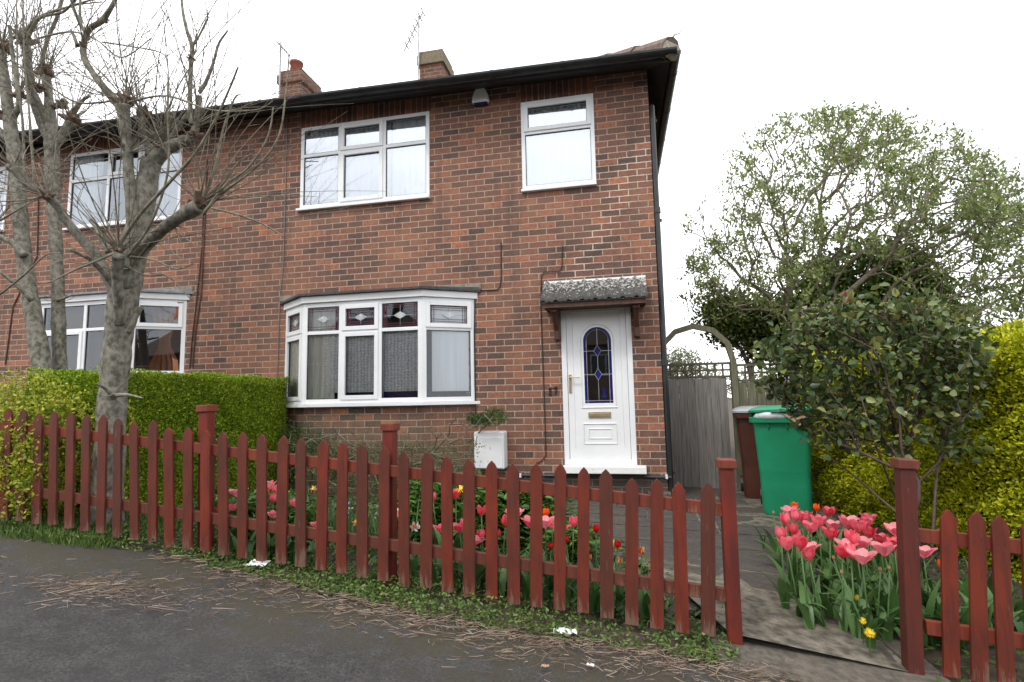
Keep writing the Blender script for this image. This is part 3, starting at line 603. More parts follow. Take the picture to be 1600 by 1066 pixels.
# panel face around the arched light
pts_o = [(c, ay)]+[(c, ay+(v-ay)*k/6) for k in range(1, 6)]+[(c, v), (cx+.2, v), (cx, v), (cx-.2, v), (a, v)]+[(a, ay+(v-ay)*k/6) for k in range(5, 0, -1)]+[(a, ay)]
for i in range(16): d.quad((arc[i][0], yf, arc[i][1]), (pts_o[i][0], yf, pts_o[i][1]), (pts_o[i+1][0], yf, pts_o[i+1][1]), (arc[i+1][0], yf, arc[i+1][1]))
d.quad((cx+rx, yf, zb_), (c, yf, zb_), (c, yf, ay), (cx+rx, yf, ay)); d.quad((a, yf, zb_), (cx-rx, yf, zb_), (cx-rx, yf, ay), (a, yf, ay)); d.quad((a, yf, u), (c, yf, u), (c, yf, zb_), (a, yf, zb_))
d.box(a, c, yf+.001, yf+.045, u, u+.01)
# moulded lines: thin raised ribs
def rib(b, P, w=.007, y=yf, h=.005):
    for (p, q) in zip(P, P[1:]):
        dx, dz = q[0]-p[0], q[1]-p[1]; l = math.hypot(dx, dz) or 1e-6; nx, nz = -dz/l*w/2, dx/l*w/2
        b.add([(p[0]+nx, y, p[1]+nz), (q[0]+nx, y, q[1]+nz), (q[0]-nx, y, q[1]-nz), (p[0]-nx, y, p[1]-nz), ((p[0]), y-h, (p[1])), ((q[0]), y-h, (q[1]))], [(0, 1, 5, 4), (3, 4, 5, 2), (0, 4, 3), (1, 2, 5)])
pn = MB()
rib(pn, [(cx-rx-.045, .75), (cx+rx+.045, .75)], .016, h=.012); rib(pn, [(cx-rx-.03, .77), (cx-rx-.03, ay)]+[(cx+(rx+.03)*math.cos(t), ay+(rx+.03)*math.sin(t)) for t in np.linspace(math.pi, 0, 20)]+[(cx+rx+.03, .77)], .016, h=.012)
rib(pn, [(a+.07, .28), (a+.07, 1.9), (c-.07, 1.9), (c-.07, .28)], .012, h=.008)
rib(pn, [(cx-.19, .33), (cx+.19, .33), (cx+.19, .56), (cx-.19, .56), (cx-.19, .33)], .014, h=.012); rib(pn, [(cx-.13, .39), (cx+.13, .39), (cx+.13, .50), (cx-.13, .50), (cx-.13, .39)], .012, h=.01)
pan = d.build('door_leaf', M['white'], dob, fixn=False)
pn.build('moulding', M['white'], dob)
q = MB(); q.add([(x, yf+.012, z) for x, z in inner], [tuple(range(len(inner)))]); q.build('door_glass', M['glass_dr'], dob, fixn=False)
q = MB(); q.box(cx-.45, cx+.45, .5, .55, .1, 2.1); q.box(cx-.46, cx-.41, .12, .5, .1, 2.1); q.box(cx+.41, cx+.46, .12, .5, .1, 2.1); q.build('dark_hall_box', M['blackwood'], dob)  # black box: the unlit hall's darkness painted in behind the door glass
q = MB(); ri = rx-.035
arc2 = [(cx+ri*math.cos(t), ay+ri*math.sin(t)) for t in np.linspace(0, math.pi, 17)]; o2 = [(cx+rx, zb_)]+arc+[(cx-rx, zb_)]; i2 = [(cx+ri, zb_+.03)]+arc2+[(cx-ri, zb_+.03)]
for i in range(18): q.quad((o2[i][0], yf+.009, o2[i][1]), (o2[i+1][0], yf+.009, o2[i+1][1]), (i2[i+1][0], yf+.009, i2[i+1][1]), (i2[i][0], yf+.009, i2[i][1]))
q.quad((cx-rx, yf+.009, zb_), (cx+rx, yf+.009, zb_), (cx+ri, yf+.009, zb_+.03), (cx-ri, yf+.009, zb_+.03))
for mz in (1.14, 1.42): q.prism([(cx-.038, mz), (cx, mz-.065), (cx+.038, mz), (cx, mz+.065)], yf+.005, yf+.0095, 'y')
q.prism([(cx+.03, .86), (cx+.09, .86), (cx+.07, .92), (cx+.09, .97), (cx+.03, .97), (cx+.05, .92)], yf+.005, yf+.0095, 'y')
q.build('blue_border', M['blueglass'], dob)
q = MB()
for s_ in (-1, 1):
    q.box(cx+s_*ri-.003, cx+s_*ri+.003, yf+.002, yf+.008, zb_, ay)
for i in range(16):
    rib(q, [arc2[i], arc2[i+1]], .006, yf+.007, .004)
q.box(cx-rx, cx+rx, yf+.0022, yf+.0078, zb_+.026, zb_+.032)
for z in (1.14, 1.42): q.box(cx-rx, cx-.04, yf+.0024, yf+.0076, z-.003, z+.003); q.box(cx+.04, cx+rx, yf+.0024, yf+.0076, z-.003, z+.003); rib(q, [(cx-.042, z), (cx, z-.07), (cx+.042, z), (cx, z+.07), (cx-.042, z)], .006, yf+.004, .003)
for u_, v_ in ((.83, 1.07), (1.21, 1.35), (1.49, 1.69)): q.box(cx-.0025, cx+.0025, yf+.0026, yf+.0074, u_, v_)
q.build('leading', M['cames'], dob)
q = MB(); hx = a+.028; q.box(hx-.016, hx+.016, -.003, .012, .93, 1.15); q.tube([(hx, -.003, 1.11), (hx, -.05, 1.11)], .009); q.tube([(hx, -.05, 1.11), (hx+.12, -.05, 1.108)], .009); q.build('handle', M['chrome'], dob, bevel=.003)
q = MB(); q.box(cx-.13, cx+.13, -.004, .012, .63, .70); q.box(cx-.115, cx+.115, -.008, -.004, .645, .685); q.build('letter_box', M['chrome'], dob, bevel=.002)
q = MB(); q.box(-1.17, -.225, -.14, .09, .0, .083); q.build('doorstep', M['step'], house, bevel=.008)
# house number 17, wrought figures
q = MB(); nx, nz = -1.325, .915
q.tube([(nx, -.012, nz+.06), (nx+.022, -.012, nz+.082), (nx+.016, -.012, nz)], [.008, .011, .011], 6); q.tube([(nx-.006, -.012, nz), (nx+.035, -.012, nz+.002)], .008, 6)
q.tube([(nx+.055, -.012, nz+.075), (nx+.105, -.012, nz+.085), (nx+.095, -.012, nz+.06), (nx+.075, -.012, nz+.005)], [.009, .011, .010, .012], 6); q.build('house_number', M['black'], house)
# gas meter box
q = MB(); q.box(-2.215, -1.845, -.20, .0, .05, .49); bxo = q.build('meter_box', M['whitebox'], house, bevel=.02)
q = MB(); q.box(-2.20, -1.865, -.212, -.199, .065, .425); dd = q.build('meter_box_door', M['whitebox'], bxo, bevel=.006)
q = MB(); q.tube([(-2.17, -.218, .24), (-2.17, -.205, .24)], .006); q.build('lock', M['black'], bxo)
# alarm box
q = MB()
prof = [(-.112, 4.70), (-.11, 4.76), (-.09, 4.83), (-.055, 4.895), (-.02, 4.925), (.02, 4.925), (.055, 4.895), (.09, 4.83), (.11, 4.76), (.112, 4.70)]
q.prism([(-2.11+x, z) for x, z in prof], -.085, .0, 'y'); al = q.build('alarm_box', M['whitebox'], house, bevel=.018)
q = MB(); q.box(-2.20, -2.02, -.075, -.012, 4.672, 4.701); q.build('strobe', M['bluecover'], al, bevel=.008)
# canopy
can = empty('door_canopy', (0, 0, 0), None, None); can.parent = house; can.location = Vector((-.74, 0, 2.0))-house.location
b = MB(); cx0, cx1 = -1.345, -.135
for r_ in range(2):
    ya, yb = (-.43, -.19) if r_ == 0 else (-.24, -.01); za, zb2 = (1.985, 2.135) if r_ == 0 else (2.125, 2.27)
    n = 90; top = []; bot = []
    def wv_(x): 
        t = (x-cx0)/.15 % 1; return .032*max(0, math.sin(t*2*math.pi))**.8 if t < .5 else .016*max(0, math.sin((t-.5)*2*math.pi))**.8
    xs_ = lin(cx0, cx1, n)
    b.grid([[(x, ya, za-.03+wv_(x)*.9) for x in xs_], [(x, ya, za+wv_(x)) for x in xs_], [(x, yb, zb2+wv_(x)) for x in xs_]])
    b.quad((cx0, ya, za-.03), (cx0, ya, za), (cx0, yb, zb2), (cx0, yb, zb2-.03)); b.quad((cx1, ya, za-.03), (cx1, yb, zb2-.03), (cx1, yb, zb2), (cx1, ya, za))
b.quad((cx0, -.43, 1.955), (cx1, -.43, 1.955), (cx1, 0, 2.13), (cx0, 0, 2.13))
b.build('canopy_tiles', M['cantile'], can, smooth=False, fixn=False)
b = MB(); b.box(cx0, cx1, -.03, .0, 2.255, 2.29); b.build('flashing', M['white'], can)
b = MB(); b.box(cx0+.02, cx1-.02, -.40, -.375, 1.90, 1.955); b.box(cx0+.02, cx1-.02, -.374, 0, 1.925, 1.94); b.build('canopy_board', M['darkwood'], can)
for xx in (-1.232, -.30):
    b = MB(); b.box(xx, xx+.075, -.05, .0, 1.56, 1.925); b.box(xx, xx+.075, -.34, -.05, 1.86, 1.92)
    b.prism([(-.30, 1.86), (-.22, 1.86), (-.05, 1.66), (-.05, 1.60)], xx+.01, xx+.065, 'x'); b.box(xx+.008, xx+.067, -.115, -.05, 1.56, 1.72)
    b.build('bracket', M['darkwood'], can, bevel=.006)
# roofs
def roof(H, x0, x1, hip_right=False, hip_left=False):
    b = MB(); zz = lambda x: 4.815-.020*x; YR = 4.0; RZ = 2.35; oh = .40
    xr0 = x0+(3.6 if hip_left else 0); xr1 = x1-(3.6 if hip_right else 0)
    e0 = x0-(.3 if hip_left else 0); e1 = x1+(.25 if hip_right else 0)
    A, B = (e0, -oh, zz(e0)), (e1, -oh, zz(e1)); C_, D_ = (x1+(.10 if hip_right else 0), 8+oh, zz(e1)), (e0, 8+oh, zz(e0)); R0, R1 = (xr0, YR, zz(xr0)+RZ), (xr1, YR, zz(xr1)+RZ)
    b.add([A, B, C_, D_, R0, R1], [(0, 1, 5, 4), (2, 3, 4, 5)]+([(1, 2, 5)] if hip_right else [])+([(0, 4, 3)] if hip_left else []))
    r = b.build('roof', M['tile'], H, fixn=False)
    b = MB(); t = .10
    b.add([(A[0], -oh+.01, A[2]-t), (B[0]-.01, -oh+.01, B[2]-t), (B[0]-.01, -oh+.01, B[2]-.004), (A[0], -oh+.01, A[2]-.004), (A[0], .02, A[2]+.06), (B[0]-.01, .02, B[2]+.06)], [(0, 1, 2, 3), (0, 4, 5, 1)])
    if hip_right: b.add([(B[0]-.01, -oh+.01, B[2]-t), (B[0]-.01, -oh+.01, B[2]-.004), (C_[0]-.01, 8, B[2]-.004), (C_[0]-.01, 8, B[2]-t), (-.02, .02, B[2]+.06), (-.02, 8, B[2]+.06)], [(0, 1, 2, 3), (0, 3, 5, 4)])
    b.build('soffit', M['blackwood'], r, fixn=False)
    # half-round gutter
    b = MB(); P_ = []; 
    def gut(p, q_, nrm):
        p = np.array(p); q_ = np.array(q_); nrm = np.array(nrm); up = np.array([0, 0, 1.]); sec = [nrm*(.06*math.cos(t))+up*(-.055*math.sin(t)) for t in np.linspace(math.pi, 0, 9)]+[nrm*.054, nrm*-.054]
        n_ = 14; b.grid([[p+(q_-p)*k/n_+s_ for s_ in sec] for k in range(n_+1)], closed=True); b.add([p+s_ for s_ in sec], [tuple(range(len(sec)))]); b.add([q_+s_ for s_ in sec], [tuple(range(len(sec)))])
        L__ = np.linalg.norm(q_-p); nj = int(L__/.9)
        for k in range(nj+1):
            c_ = p+(q_-p)*(k+.5)/(nj+1); dd_ = (q_-p)/L__; b.grid([[c_+dd_*e_+s_*1.09 for s_ in sec] for e_ in (-.018, .018)], closed=True)
    gut((e0-.0, -oh-.065, zz(e0)-.035), (e1+.06, -oh-.065, zz(e1)-.035), (0, 1, 0))
    if hip_right: gut((e1+.05, -oh-.05, zz(e1)-.035), (C_[0]+.05, 8.2, zz(e1)-.035), (1, 0, 0))
    b.build('gutter', M['black'], r, smooth=False)
    if hip_right:
        b = MB(); P0 = np.array(B)+(0, 0, .02); P1 = np.array(R1)
        for k in range(11):
            a_ = P0+(P1-P0)*k/11; c_ = P0+(P1-P0)*(k+1.06)/11; b.tube([a_, c_], [.135, .115], 10)
        b.build('hip_tile', M['tile'], r)
        b = MB(); b.tube([P0+np.array((-.02, .02, -.02)), P0+np.array((.03, -.035, .0))], [.13, .12], 10); b.build('mortar_bedding', M['render'], r)
        b = MB(); b.tube([P0+np.array((0, 0, .10)), P0+np.array((.05, -.05, .14)), P0+np.array((.10, -.07, .13)), P0+np.array((.11, -.06, .165))], .008, 6); b.build('hip_iron', M['steel'], r)
    return r
r1 = roof(house, HX, 0, hip_right=True); r2 = roof(nbh, HX*2, HX, hip_left=True)
def chimney(H, r, x0, x1, y0, y1, z0, z1, pot):
    b = MB(); b.box(x0, x1, y0, y1, z0, z1-.30); c = b.build('chimney', M['chim'], r)
    b = MB(); b.box(x0-.05, x1+.05, y0-.05, y1+.05, z1-.30, z1-.10); b.box(x0-.02, x1+.02, y0-.02, y1+.02, z1-.10, z1); b.build('chimney_cap', M['chim' if pot else 'capstone'], c, bevel=.01)
    if pot:
        px_, py_ = (x0+x1)/2-.05, y0+.28; b = MB(); b.tube([(px_, py_, z) for z in (z1-.02, z1+.10, z1+.28, z1+.31, z1+.36)], [.15, .145, .125, .15, .145], 18); b.build('chimney_pot', M['terracotta'], c, smooth=True)
    return c
c1 = chimney(house, r1, -4.35, -3.86, 3.5, 4.1, 6.2, 8.10, False); c2 = chimney(nbh, r2, -7.62, -7.10, 3.5, 4.25, 6.2, 8.17, True)
def aerial(x, y, z0, z1, parent, els, tilt):
    b = MB(); b.tube([(x, y, z0), (x, y, z1)], .020, 6); 
    p = np.array([x, y, z1-.1]); q_ = p+np.array(tilt); b.tube([p-(q_-p)*.3, q_], .014, 5)
    for k in range(els):
        c_ = p+(q_-p)*(k/els*1.3-.3); b.tube([c_+np.array([.0, -.14, .0])*(1-.04*k), c_+np.array([0, .14, 0])], .009, 4); 
        b.tube([c_+np.array([-.03, 0, .10]), c_+np.array([.03, 0, -.10])], .007, 4)
    b.build('tv_aerial', M['steel'], parent)
pa = atY(654, 122, 3.4); pb = atY(652, 26, 3.4); aerial(pa[0], 3.4, pa[2]-.6, pb[2], house, 7, (-.32, 0, -.62))
pa = atY(437, 125, 3.4); pb = atY(434, 66, 3.4); aerial(pa[0], 3.4, pa[2]-.6, pb[2], nbh, 6, (.22, 0, -.25))
# pipes and cables
b = MB(); b.tube([(.12, 1.0, 4.72), (.04, .35, 4.52), (.036, .05, 4.40), (.036, .035, 4.25), (.036, .035, -.32)], .036, 10)
for z in (3.05, 1.22): b.tube([(.036, .035, z), (.036, .035, z+.07)], .045, 10)
for z in (4.2, 2.95, 1.1, -.02): b.box(.0, .09, .03, .07, z, z+.03)
b.build('downpipe', M['black'], house)
b = MB(); b.tube([(-1.72, -.03, -.035), (.045, -.03, -.045)], .018, 8); b.build('waste_pipe', M['black'], house)
for x in (-1.70, -.02): b = MB(); b.box(x, x+.025, -.055, -.002, -.06, -.015); b.build('pipe_clip', M['white'], house)
b = MB(); b.box(-.22, .03, -.16, -.01, -.34, -.20); b.build('drain_kerb', M['concrete'], house, bevel=.01)
def cable(pts, r=.006, mt='cable', H=house, Y=-.012):
    b = MB(); b.tube([atY(x, y, Y) for x, y in pts], r, 6); b.build('cable', M[mt], H)
cable([(783, 379), (783, 437), (781, 449), (776, 453), (746, 454), (742, 458), (741, 520), (742, 600), (744, 668)], .007)
cable([(879, 384), (878, 416), (875, 424), (850, 425), (846, 431), (845, 480), (848, 560), (851, 640), (853, 712), (846, 721), (838, 724)], .006)
cable([(449, 160), (447, 240), (445, 330), (442, 420), (438, 452), (435, 520), (434, 560), (432, 600), (434, 640)], .006, 'greycable')
cable([(323, 250), (322, 300), (318, 380), (314, 460), (305, 520), (300, 574)], .012, 'darkwood', nbh)
cable([(318, 300), (316, 380), (308, 460), (300, 530), (296, 574)], .009, 'darkwood', nbh)
cable([(60, 300), (58, 400), (20, 480), (8, 570)], .009, 'darkwood', nbh)

# the pair of houses across the street, which the lower panes mirror
for k, x in enumerate((-17, -4, 9)):
    oh_ = empty('brick_house', (x, -24, -1.6), ['brick house across the street, mirrored in the left panes', 'brick house across the street, mirrored in the bay window', 'brick house across the street, mirrored in the door glass'][k], 'house', 'houses across the street')
    b = MB(); b.box(x-5.2, x+5.2, -32, -24, -1.8, 3.9); b.build('wall', M['brick'], oh_)
    b = MB(); b.add([(x-5.6, -32.4, 3.8), (x+5.6, -32.4, 3.8), (x+5.6, -23.6, 3.8), (x-5.6, -23.6, 3.8), (x-2.5, -28, 6.6), (x+2.5, -28, 6.6)], [(0, 1, 5, 4), (2, 3, 4, 5), (1, 2, 5), (3, 0, 4), (0, 3, 2, 1)]); b.build('roof', M['tile'], oh_)
    for dx in (-3.4, 1.6):
        for z in (-.6, 2.1):
            b = MB(); ringbars(b, x+dx, x+dx+1.8, z, z+1.2, .07, -24.0, -23.93); b.box(x+dx+.87, x+dx+.93, -23.999, -23.94, z+.07, z+1.13); f_ = b.build('window', M['white'], oh_); b = MB(); b.box(x+dx+.07, x+dx+1.73, -23.995, -23.97, z+.07, z+1.13); b.build('pane', M['black'], f_)
    b = MB(); b.box(x-.5, x+.5, -24.0, -23.93, -1.6, .5); b.build('door', M['darkwood'], oh_)

# ------------------------------------------------------------------ side gate, arch and fence panel
GY = 1.0
gate = empty('side_gate', (.5, GY, -.37), 'weathered grey plank side gate with trellis top beside the house corner', 'gate')
b = MB(); x = .07
while x < .86:
    b.box(x-.004, .922 if x > .80 else x+.094, GY-.012-(.010 if round(x*10) % 2 else 0), GY+.010-(.004 if round(x*10) % 2 else 0), -.335+random.uniform(-.01, .01), 1.09); x += .10
b.build('boards', M['greywood'], gate, bevel=.003)
M['trelliswood'] = plain('dark green trellis', (.055, .055, .030), (.11, .105, .065), scale=12, rough=.9)
def trellis(parent, x0, x1, z0, z1, Y, nx, name='trellis'):
    b = MB(); b.box(x0, x1, Y-.02, Y+.02, z0, z0+.03); b.box(x0, x1, Y-.02, Y+.02, z1-.03, z1); b.box(x0, x1, Y+.002, Y+.014, (z0+z1)/2-.012, (z0+z1)/2+.012)
    for k in range(nx+1):
        x = x0+(x1-x0)*k/nx; b.box(x-.012, x+.012, Y-.012, Y+.001, z0+.03, z1-.03)
    b.build(name, M['trelliswood'], parent)
trellis(gate, .07, .922, 1.093, 1.295, GY, 9)
arch = empty('garden_arch', (.5, GY, -.37), 'green weathered timber arch over the side gate', 'arch')
b = MB(); b.box(.925, 1.0, GY-.04, GY+.05, -.4, 1.30); b.build('post', M['greenwood'], arch, bevel=.004)
b = MB(); b.box(.01, .05, GY-.04, GY+.05, -.4, 1.30); b.build('post', M['greenwood'], arch, bevel=.004)
b = MB(); cxx, rad = .49, .475
for k in range(6):
    t0, t1 = math.pi*k/6, math.pi*(k+1)/6
    p = [(cxx+r_*math.cos(t), 1.30+r_*math.sin(t)*1.02) for r_, t in ((rad-.035, t0), (rad+.035, t0), (rad+.035, t1), (rad-.035, t1))]; b.prism(p, GY-.035+.002*(k % 2), GY+.035-.002*(k % 2), 'y')
b.build('arch_beam', M['greenwood'], arch)
fp = empty('garden_fence', (1.8, GY+.02, -.37), 'green tinged board fence with trellis top behind the wheelie bins', 'fence')
b = MB(); x = 1.003
while x < 3.4: b.box(x+.003, x+.107, GY+.0-(.006 if random.random() < .5 else 0), GY+.025, -.37, 1.03); x += .11
b.build('boards', M['greenwood'], fp, bevel=.003)
trellis(fp, 1.003, 3.4, 1.033, 1.265, GY+.01, 24)

# ------------------------------------------------------------------ picket fences
def ptop(X): return .373-.1*X if X < .5 else .355-.095*X
pk = MB(); w_ = .036
for z_ in (.215, .685):
    for x_ in (-.012, .014): pk.box(x_-.003, x_+.003, -.0105, -.0088, z_-.003, z_+.003)
pk.prism([(-w_, 0), (w_, 0), (w_, .775), (w_*.55, .805), (0, .825), (-w_*.55, .805), (-w_, .775)], -.009, .009, 'y')
FY = -3.2
LX, LL = [-4.4, -3.3, -2.1, 0, 1.5], [-.065, -.045, .0, .04, .075]   # old pickets lean a little, outwards from the middle
def fence(name, label, X, posts, ends, off):
    F = empty(name, (sum(ends)/2, FY, g(sum(ends)/2, FY)), label, 'fence'); base = wloc(F)
    proto = None
    for k, x in enumerate(X):
        z = ptop(x)-.825+rr.uniform(-.012, .012)
        if proto is None: proto = pk.build('picket', M['picket'], None, bevel=.003); o = proto
        else: o = proto.copy(); COL.objects.link(o)
        o.parent = F; o.location = Vector((x, FY-.022+rr.uniform(-.002, .002), z))-Vector(base); o.location.x -= .4*float(np.interp(x, LX, LL)); o.rotation_euler = (rr.uniform(-.012, .012), float(np.interp(x, LX, LL))+rr.uniform(-.014, .014), rr.uniform(-.04, .04)); o.scale = (rr.uniform(.94, 1.06), 1, rr.uniform(.985, 1.015))
    for dz in (-.145, -.605):
        b = MB(); a, c = ends; za, zc = ptop(a)+dz, ptop(c)+dz; h = .036
        b.add([(a, FY-.010, za-h), (c, FY-.010, zc-h), (c, FY+.022, zc-h), (a, FY+.022, za-h), (a, FY-.010, za+h), (c, FY-.010, zc+h), (c, FY+.022, zc+h), (a, FY+.022, za+h)], [(0, 1, 2, 3), (4, 7, 6, 5), (0, 4, 5, 1), (1, 5, 6, 2), (2, 6, 7, 3), (3, 7, 4, 0)])
        b.build('rail', M['rail'], F, bevel=.004)
    for (x, zt, zb, yy, lean) in posts:
        b = MB(); b.box(-.037, .037, -.04, .04, 0, zt-zb-.05); q = MB(); q.box(-.049, .049, -.052, .052, zt-zb-.05, zt-zb)
        p = b.build('post', M['postw'], None, bevel=.005); c_ = q.build('post_cap', M['rail'], None, bevel=.006); p.parent = F; p.location = Vector((x, yy, zb))-Vector(base); p.rotation_euler = (0, lean, 0); c_.parent = p
    return F
XI = list(np.interp(range(0, 40), [0, 2, 5, 9, 12, 15, 21, 26, 28, 31, 35, 39], [.001, -.274, -.688, -1.235, -1.654, -2.083, -2.967, -3.691, -3.991, -4.42, -5.02, -5.6]))
fence('picket_fence', 'long red stained picket fence sloping down from the left to the gateway', XI, [(-6.0, 1.05, -.15, FY+.03, 0), (-3.315, .865, -.3, FY+.075, -.04), (-1.945, .72, -.4, FY+.075, 0), (.122, .50, -.62, FY+.0, .012)], (-6.0, .1), 0)
fence('picket_fence', 'short red stained picket fence to the right of the gateway', [1.172, 1.294, 1.41, 1.535, 1.66, 1.79, 1.92], [(.975, .505, -.72, FY, .05), (2.4, .4, -.75, FY, 0)], (1.06, 2.4), 0)

# ------------------------------------------------------------------ wheelie bins
def wbin(cx, cy, rot, bodym, lidm, label, grp=None, z0=None, open_=0):
    z0 = g(cx, cy)+.036 if z0 is None else z0
    E_ = empty('wheelie_bin', (cx, cy, z0), label, 'wheelie bin', grp)
    def rr_rect(hw, hd, r, z, n=5, y=0):
        P = []
        for (sx, sy, a0) in ((1, 1, 0), (-1, 1, 90), (-1, -1, 180), (1, -1, 270)):
            for k in range(n): t = R(a0+90*k/(n-1)); P.append((sx*(hw-r)+r*math.cos(t), sy*(hd-r)+r*math.sin(t)+y, z))
        return P
    def lp(q, name, mt, par, **k):
        o = q.build(name, mt, None, **k); o.parent = par; return o
    b = MB(); rows = [rr_rect(.215, .255, .06, .0, y=.03), rr_rect(.225, .265, .06, .04, y=.03), rr_rect(.232, .275, .06, .3, y=.02), rr_rect(.2335, .277, .06, .42, y=.02), rr_rect(.2345, .2785, .06, .425, y=.02), rr_rect(.235, .28, .06, .44, y=.02), rr_rect(.262, .325, .06, .93, y=0)]
    b.grid(rows, closed=True); b.add(rows[0], [tuple(range(len(rows[0])))])
    # ribs under the rim
    for x in (-.12, .05, .14): b.box(x-.004, x+.004, -.338, -.318, .86, .93)
    body = lp(b, 'body', bodym, E_, smooth=True)
    b = MB(); r0 = [rr_rect(.262, .325, .06, .925), rr_rect(.295, .36, .07, .93), rr_rect(.30, .365, .07, .975), rr_rect(.285, .35, .06, .985), rr_rect(.262, .325, .06, .98)]; b.grid(r0, closed=True); rim = lp(b, 'rim', bodym, E_, smooth=False)
    b = MB(); c_ = [rr_rect(.300, .37, .07, .99), rr_rect(.302, .372, .07, 1.01), rr_rect(.27, .33, .07, 1.035), rr_rect(.20, .25, .07, 1.058), rr_rect(.05, .08, .03, 1.064)]
    b.grid(c_, closed=True); b.add(c_[-1], [tuple(range(len(c_[-1])))]); b.add(c_[0], [tuple(range(len(c_[0])))[::-1]])
    b.box(-.09, .09, -.40, -.365, .985, 1.0)
    lid = lp(b, 'lid', lidm, E_, smooth=False)
    if open_:
        lid.rotation_euler = (0, 0, 0)
        Rm = Matrix.Translation((0, .37, .99)) @ Matrix.Rotation(-open_, 4, 'X') @ Matrix.Rotation(-.035, 4, 'Y') @ Matrix.Translation((0, -.37, -.99)); lid.data.transform(Rm)
    b = MB(); b.tube([(-.20, .40, .95), (.20, .40, .95)], .014, 8); lp(b, 'handle', bodym, E_)
    for s_ in (-1, 1):
        b = MB(); b.tube([(s_*.20, .30, .10), (s_*.255, .30, .10)], .10, 18); lp(b, 'wheel', M['black'], E_)
    E_.rotation_euler = (0, 0, rot); return E_
gb = wbin(1.175, -.26, R(-14), M['bin_green'], M['bin_green'], 'green wheelie bin, overfilled, its lid propped open by a white bag', 'wheelie bins by the side gate', open_=.07)
b = MB()
b.tube([(-.25, -.31, .985), (-.22, -.325, .995), (-.14, -.335, 1.0), (-.04, -.335, 1.0), (.05, -.33, .995), (.12, -.32, .985)], [.008, .035, .046, .044, .032, .008], 14)
ro = b.build('bin_bag', M['bag'], None, smooth=True); ro.location = gb.location; ro.rotation_euler = gb.rotation_euler; tag(ro, 'white refuse bag bulging out under the lid of the green bin', 'bag')
b = MB(); b.prism([(.02, 1.015), (.22, 1.0), (.17, .885), (.15, .91)], -.385, -.380, 'y'); ro = b.build('cardboard', M['card'], None); ro.location = gb.location; ro.rotation_euler = gb.rotation_euler; tag(ro, 'torn brown cardboard flap sticking out of the green bin', 'cardboard')
bb = wbin(1.135, .52, R(-10), M['bin_brown'], M['bin_grey'], 'brown wheelie bin with a grey lid, standing behind the green one', 'wheelie bins by the side gate', z0=g(1.1, .4)+.03)
q = MB(); q.box(-.10, .0, -.303, -.30, .70, .712); q.box(-.12, .02, -.303, -.30, .665, .68); q.box(-.09, .01, -.302, -.299, .73, .74); lab = q.build('bin_lettering', M['whitebox'], None); lab.parent = bb
lab.rotation_euler = (R(-3), 0, 0)

# ------------------------------------------------------------------ vegetation builders
def surf_leaves(boxes, dens, amp=1.0):
    """random points on noisy box surfaces (x0,x1,y0,y1,z0,z1)"""
    P = []; D = []
    for faces, (o, u, v, n_) in boxes:
        o, u, v, n_ = map(lambda q: np.array(q, float), (o, u, v, n_)); A = np.linalg.norm(np.cross(u, v)); k = int(A*dens)
        a = rng.random((k, 1)); c = rng.random((k, 1)); p = o+u*a+v*c; n_ /= np.linalg.norm(n_)
        bumpy = .05*np.sin(p[:, 0:1]*5+p[:, 2:3]*4+p[:, 1:2]*3)+.035*np.sin(p[:, 2:3]*11+p[:, 0:1]*9+p[:, 1:2]*8)+.02*np.sin(p[:, 2:3]*23+p[:, 1:2]*19)
        p = p+n_*(bumpy*amp-rng.random((k, 1))**1.5*.12+.02); P.append(p); D.append(n_*.55+rng.normal(size=(k, 3))*.6+np.array([0, 0, .35]))
    return np.vstack(P), np.vstack(D)
def hedge(name, label, foot, z0s, z1s, mat, dens, size, loc, width=.5, amp=1.0):
    """foot: closed plan polygon (counter-clockwise seen from above); z0s,z1s per corner"""
    H = empty(name, loc, label, 'hedge'); n = len(foot); b = MB(); cx = sum(p[0] for p in foot)/n; cy = sum(p[1] for p in foot)/n
    def ins(p): dx, dy = cx-p[0], cy-p[1]; return (p[0]+math.copysign(.17, dx), p[1]+math.copysign(.17, dy))
    fi = [ins(p) for p in foot]
    b.add([(p[0], p[1], z) for p, z in zip(fi, z0s)]+[(p[0], p[1], z-.16) for p, z in zip(fi, z1s)], [tuple(range(n))[::-1], tuple(range(n, 2*n))]+[(i, (i+1) % n, n+(i+1) % n, n+i) for i in range(n)])
    b.build('branches', M['core'], H)
    F = []
    for i in range(n):
        p, q_ = foot[i], foot[(i+1) % n]; z = (z0s[i]+z0s[(i+1) % n])/2; zt = (z1s[i]+z1s[(i+1) % n])/2
        F.append((0, ((p[0], p[1], z0s[i]), (q_[0]-p[0], q_[1]-p[1], z0s[(i+1) % n]-z0s[i]), (0, 0, zt-z), (q_[1]-p[1], -(q_[0]-p[0]), 0))))
    if n == 4: F.append((0, ((foot[0][0], foot[0][1], z1s[0]), (foot[1][0]-foot[0][0], foot[1][1]-foot[0][1], z1s[1]-z1s[0]), (foot[3][0]-foot[0][0], foot[3][1]-foot[0][1], z1s[3]-z1s[0]), (0, 0, 1))))
    P, D = surf_leaves(F, dens, amp); P[:, 2] = np.maximum(P[:, 2], min(z0s)-.02)
    leaves('leaves', P, D, size, width, mat, H); return H
hedge('privet_hedge', 'clipped bright green privet hedge between the two front gardens, behind the grey tree trunk', [(-5.5, -2.75), (-4.72, -2.75), (-4.78, -.12), (-5.5, -.12)], [-.1, -.1, -.2, -.2], [1.14, 1.14, 1.19, 1.19], M['hedgeL'], 19000, .023, (-5.1, -1.5, -.15), amp=.28)
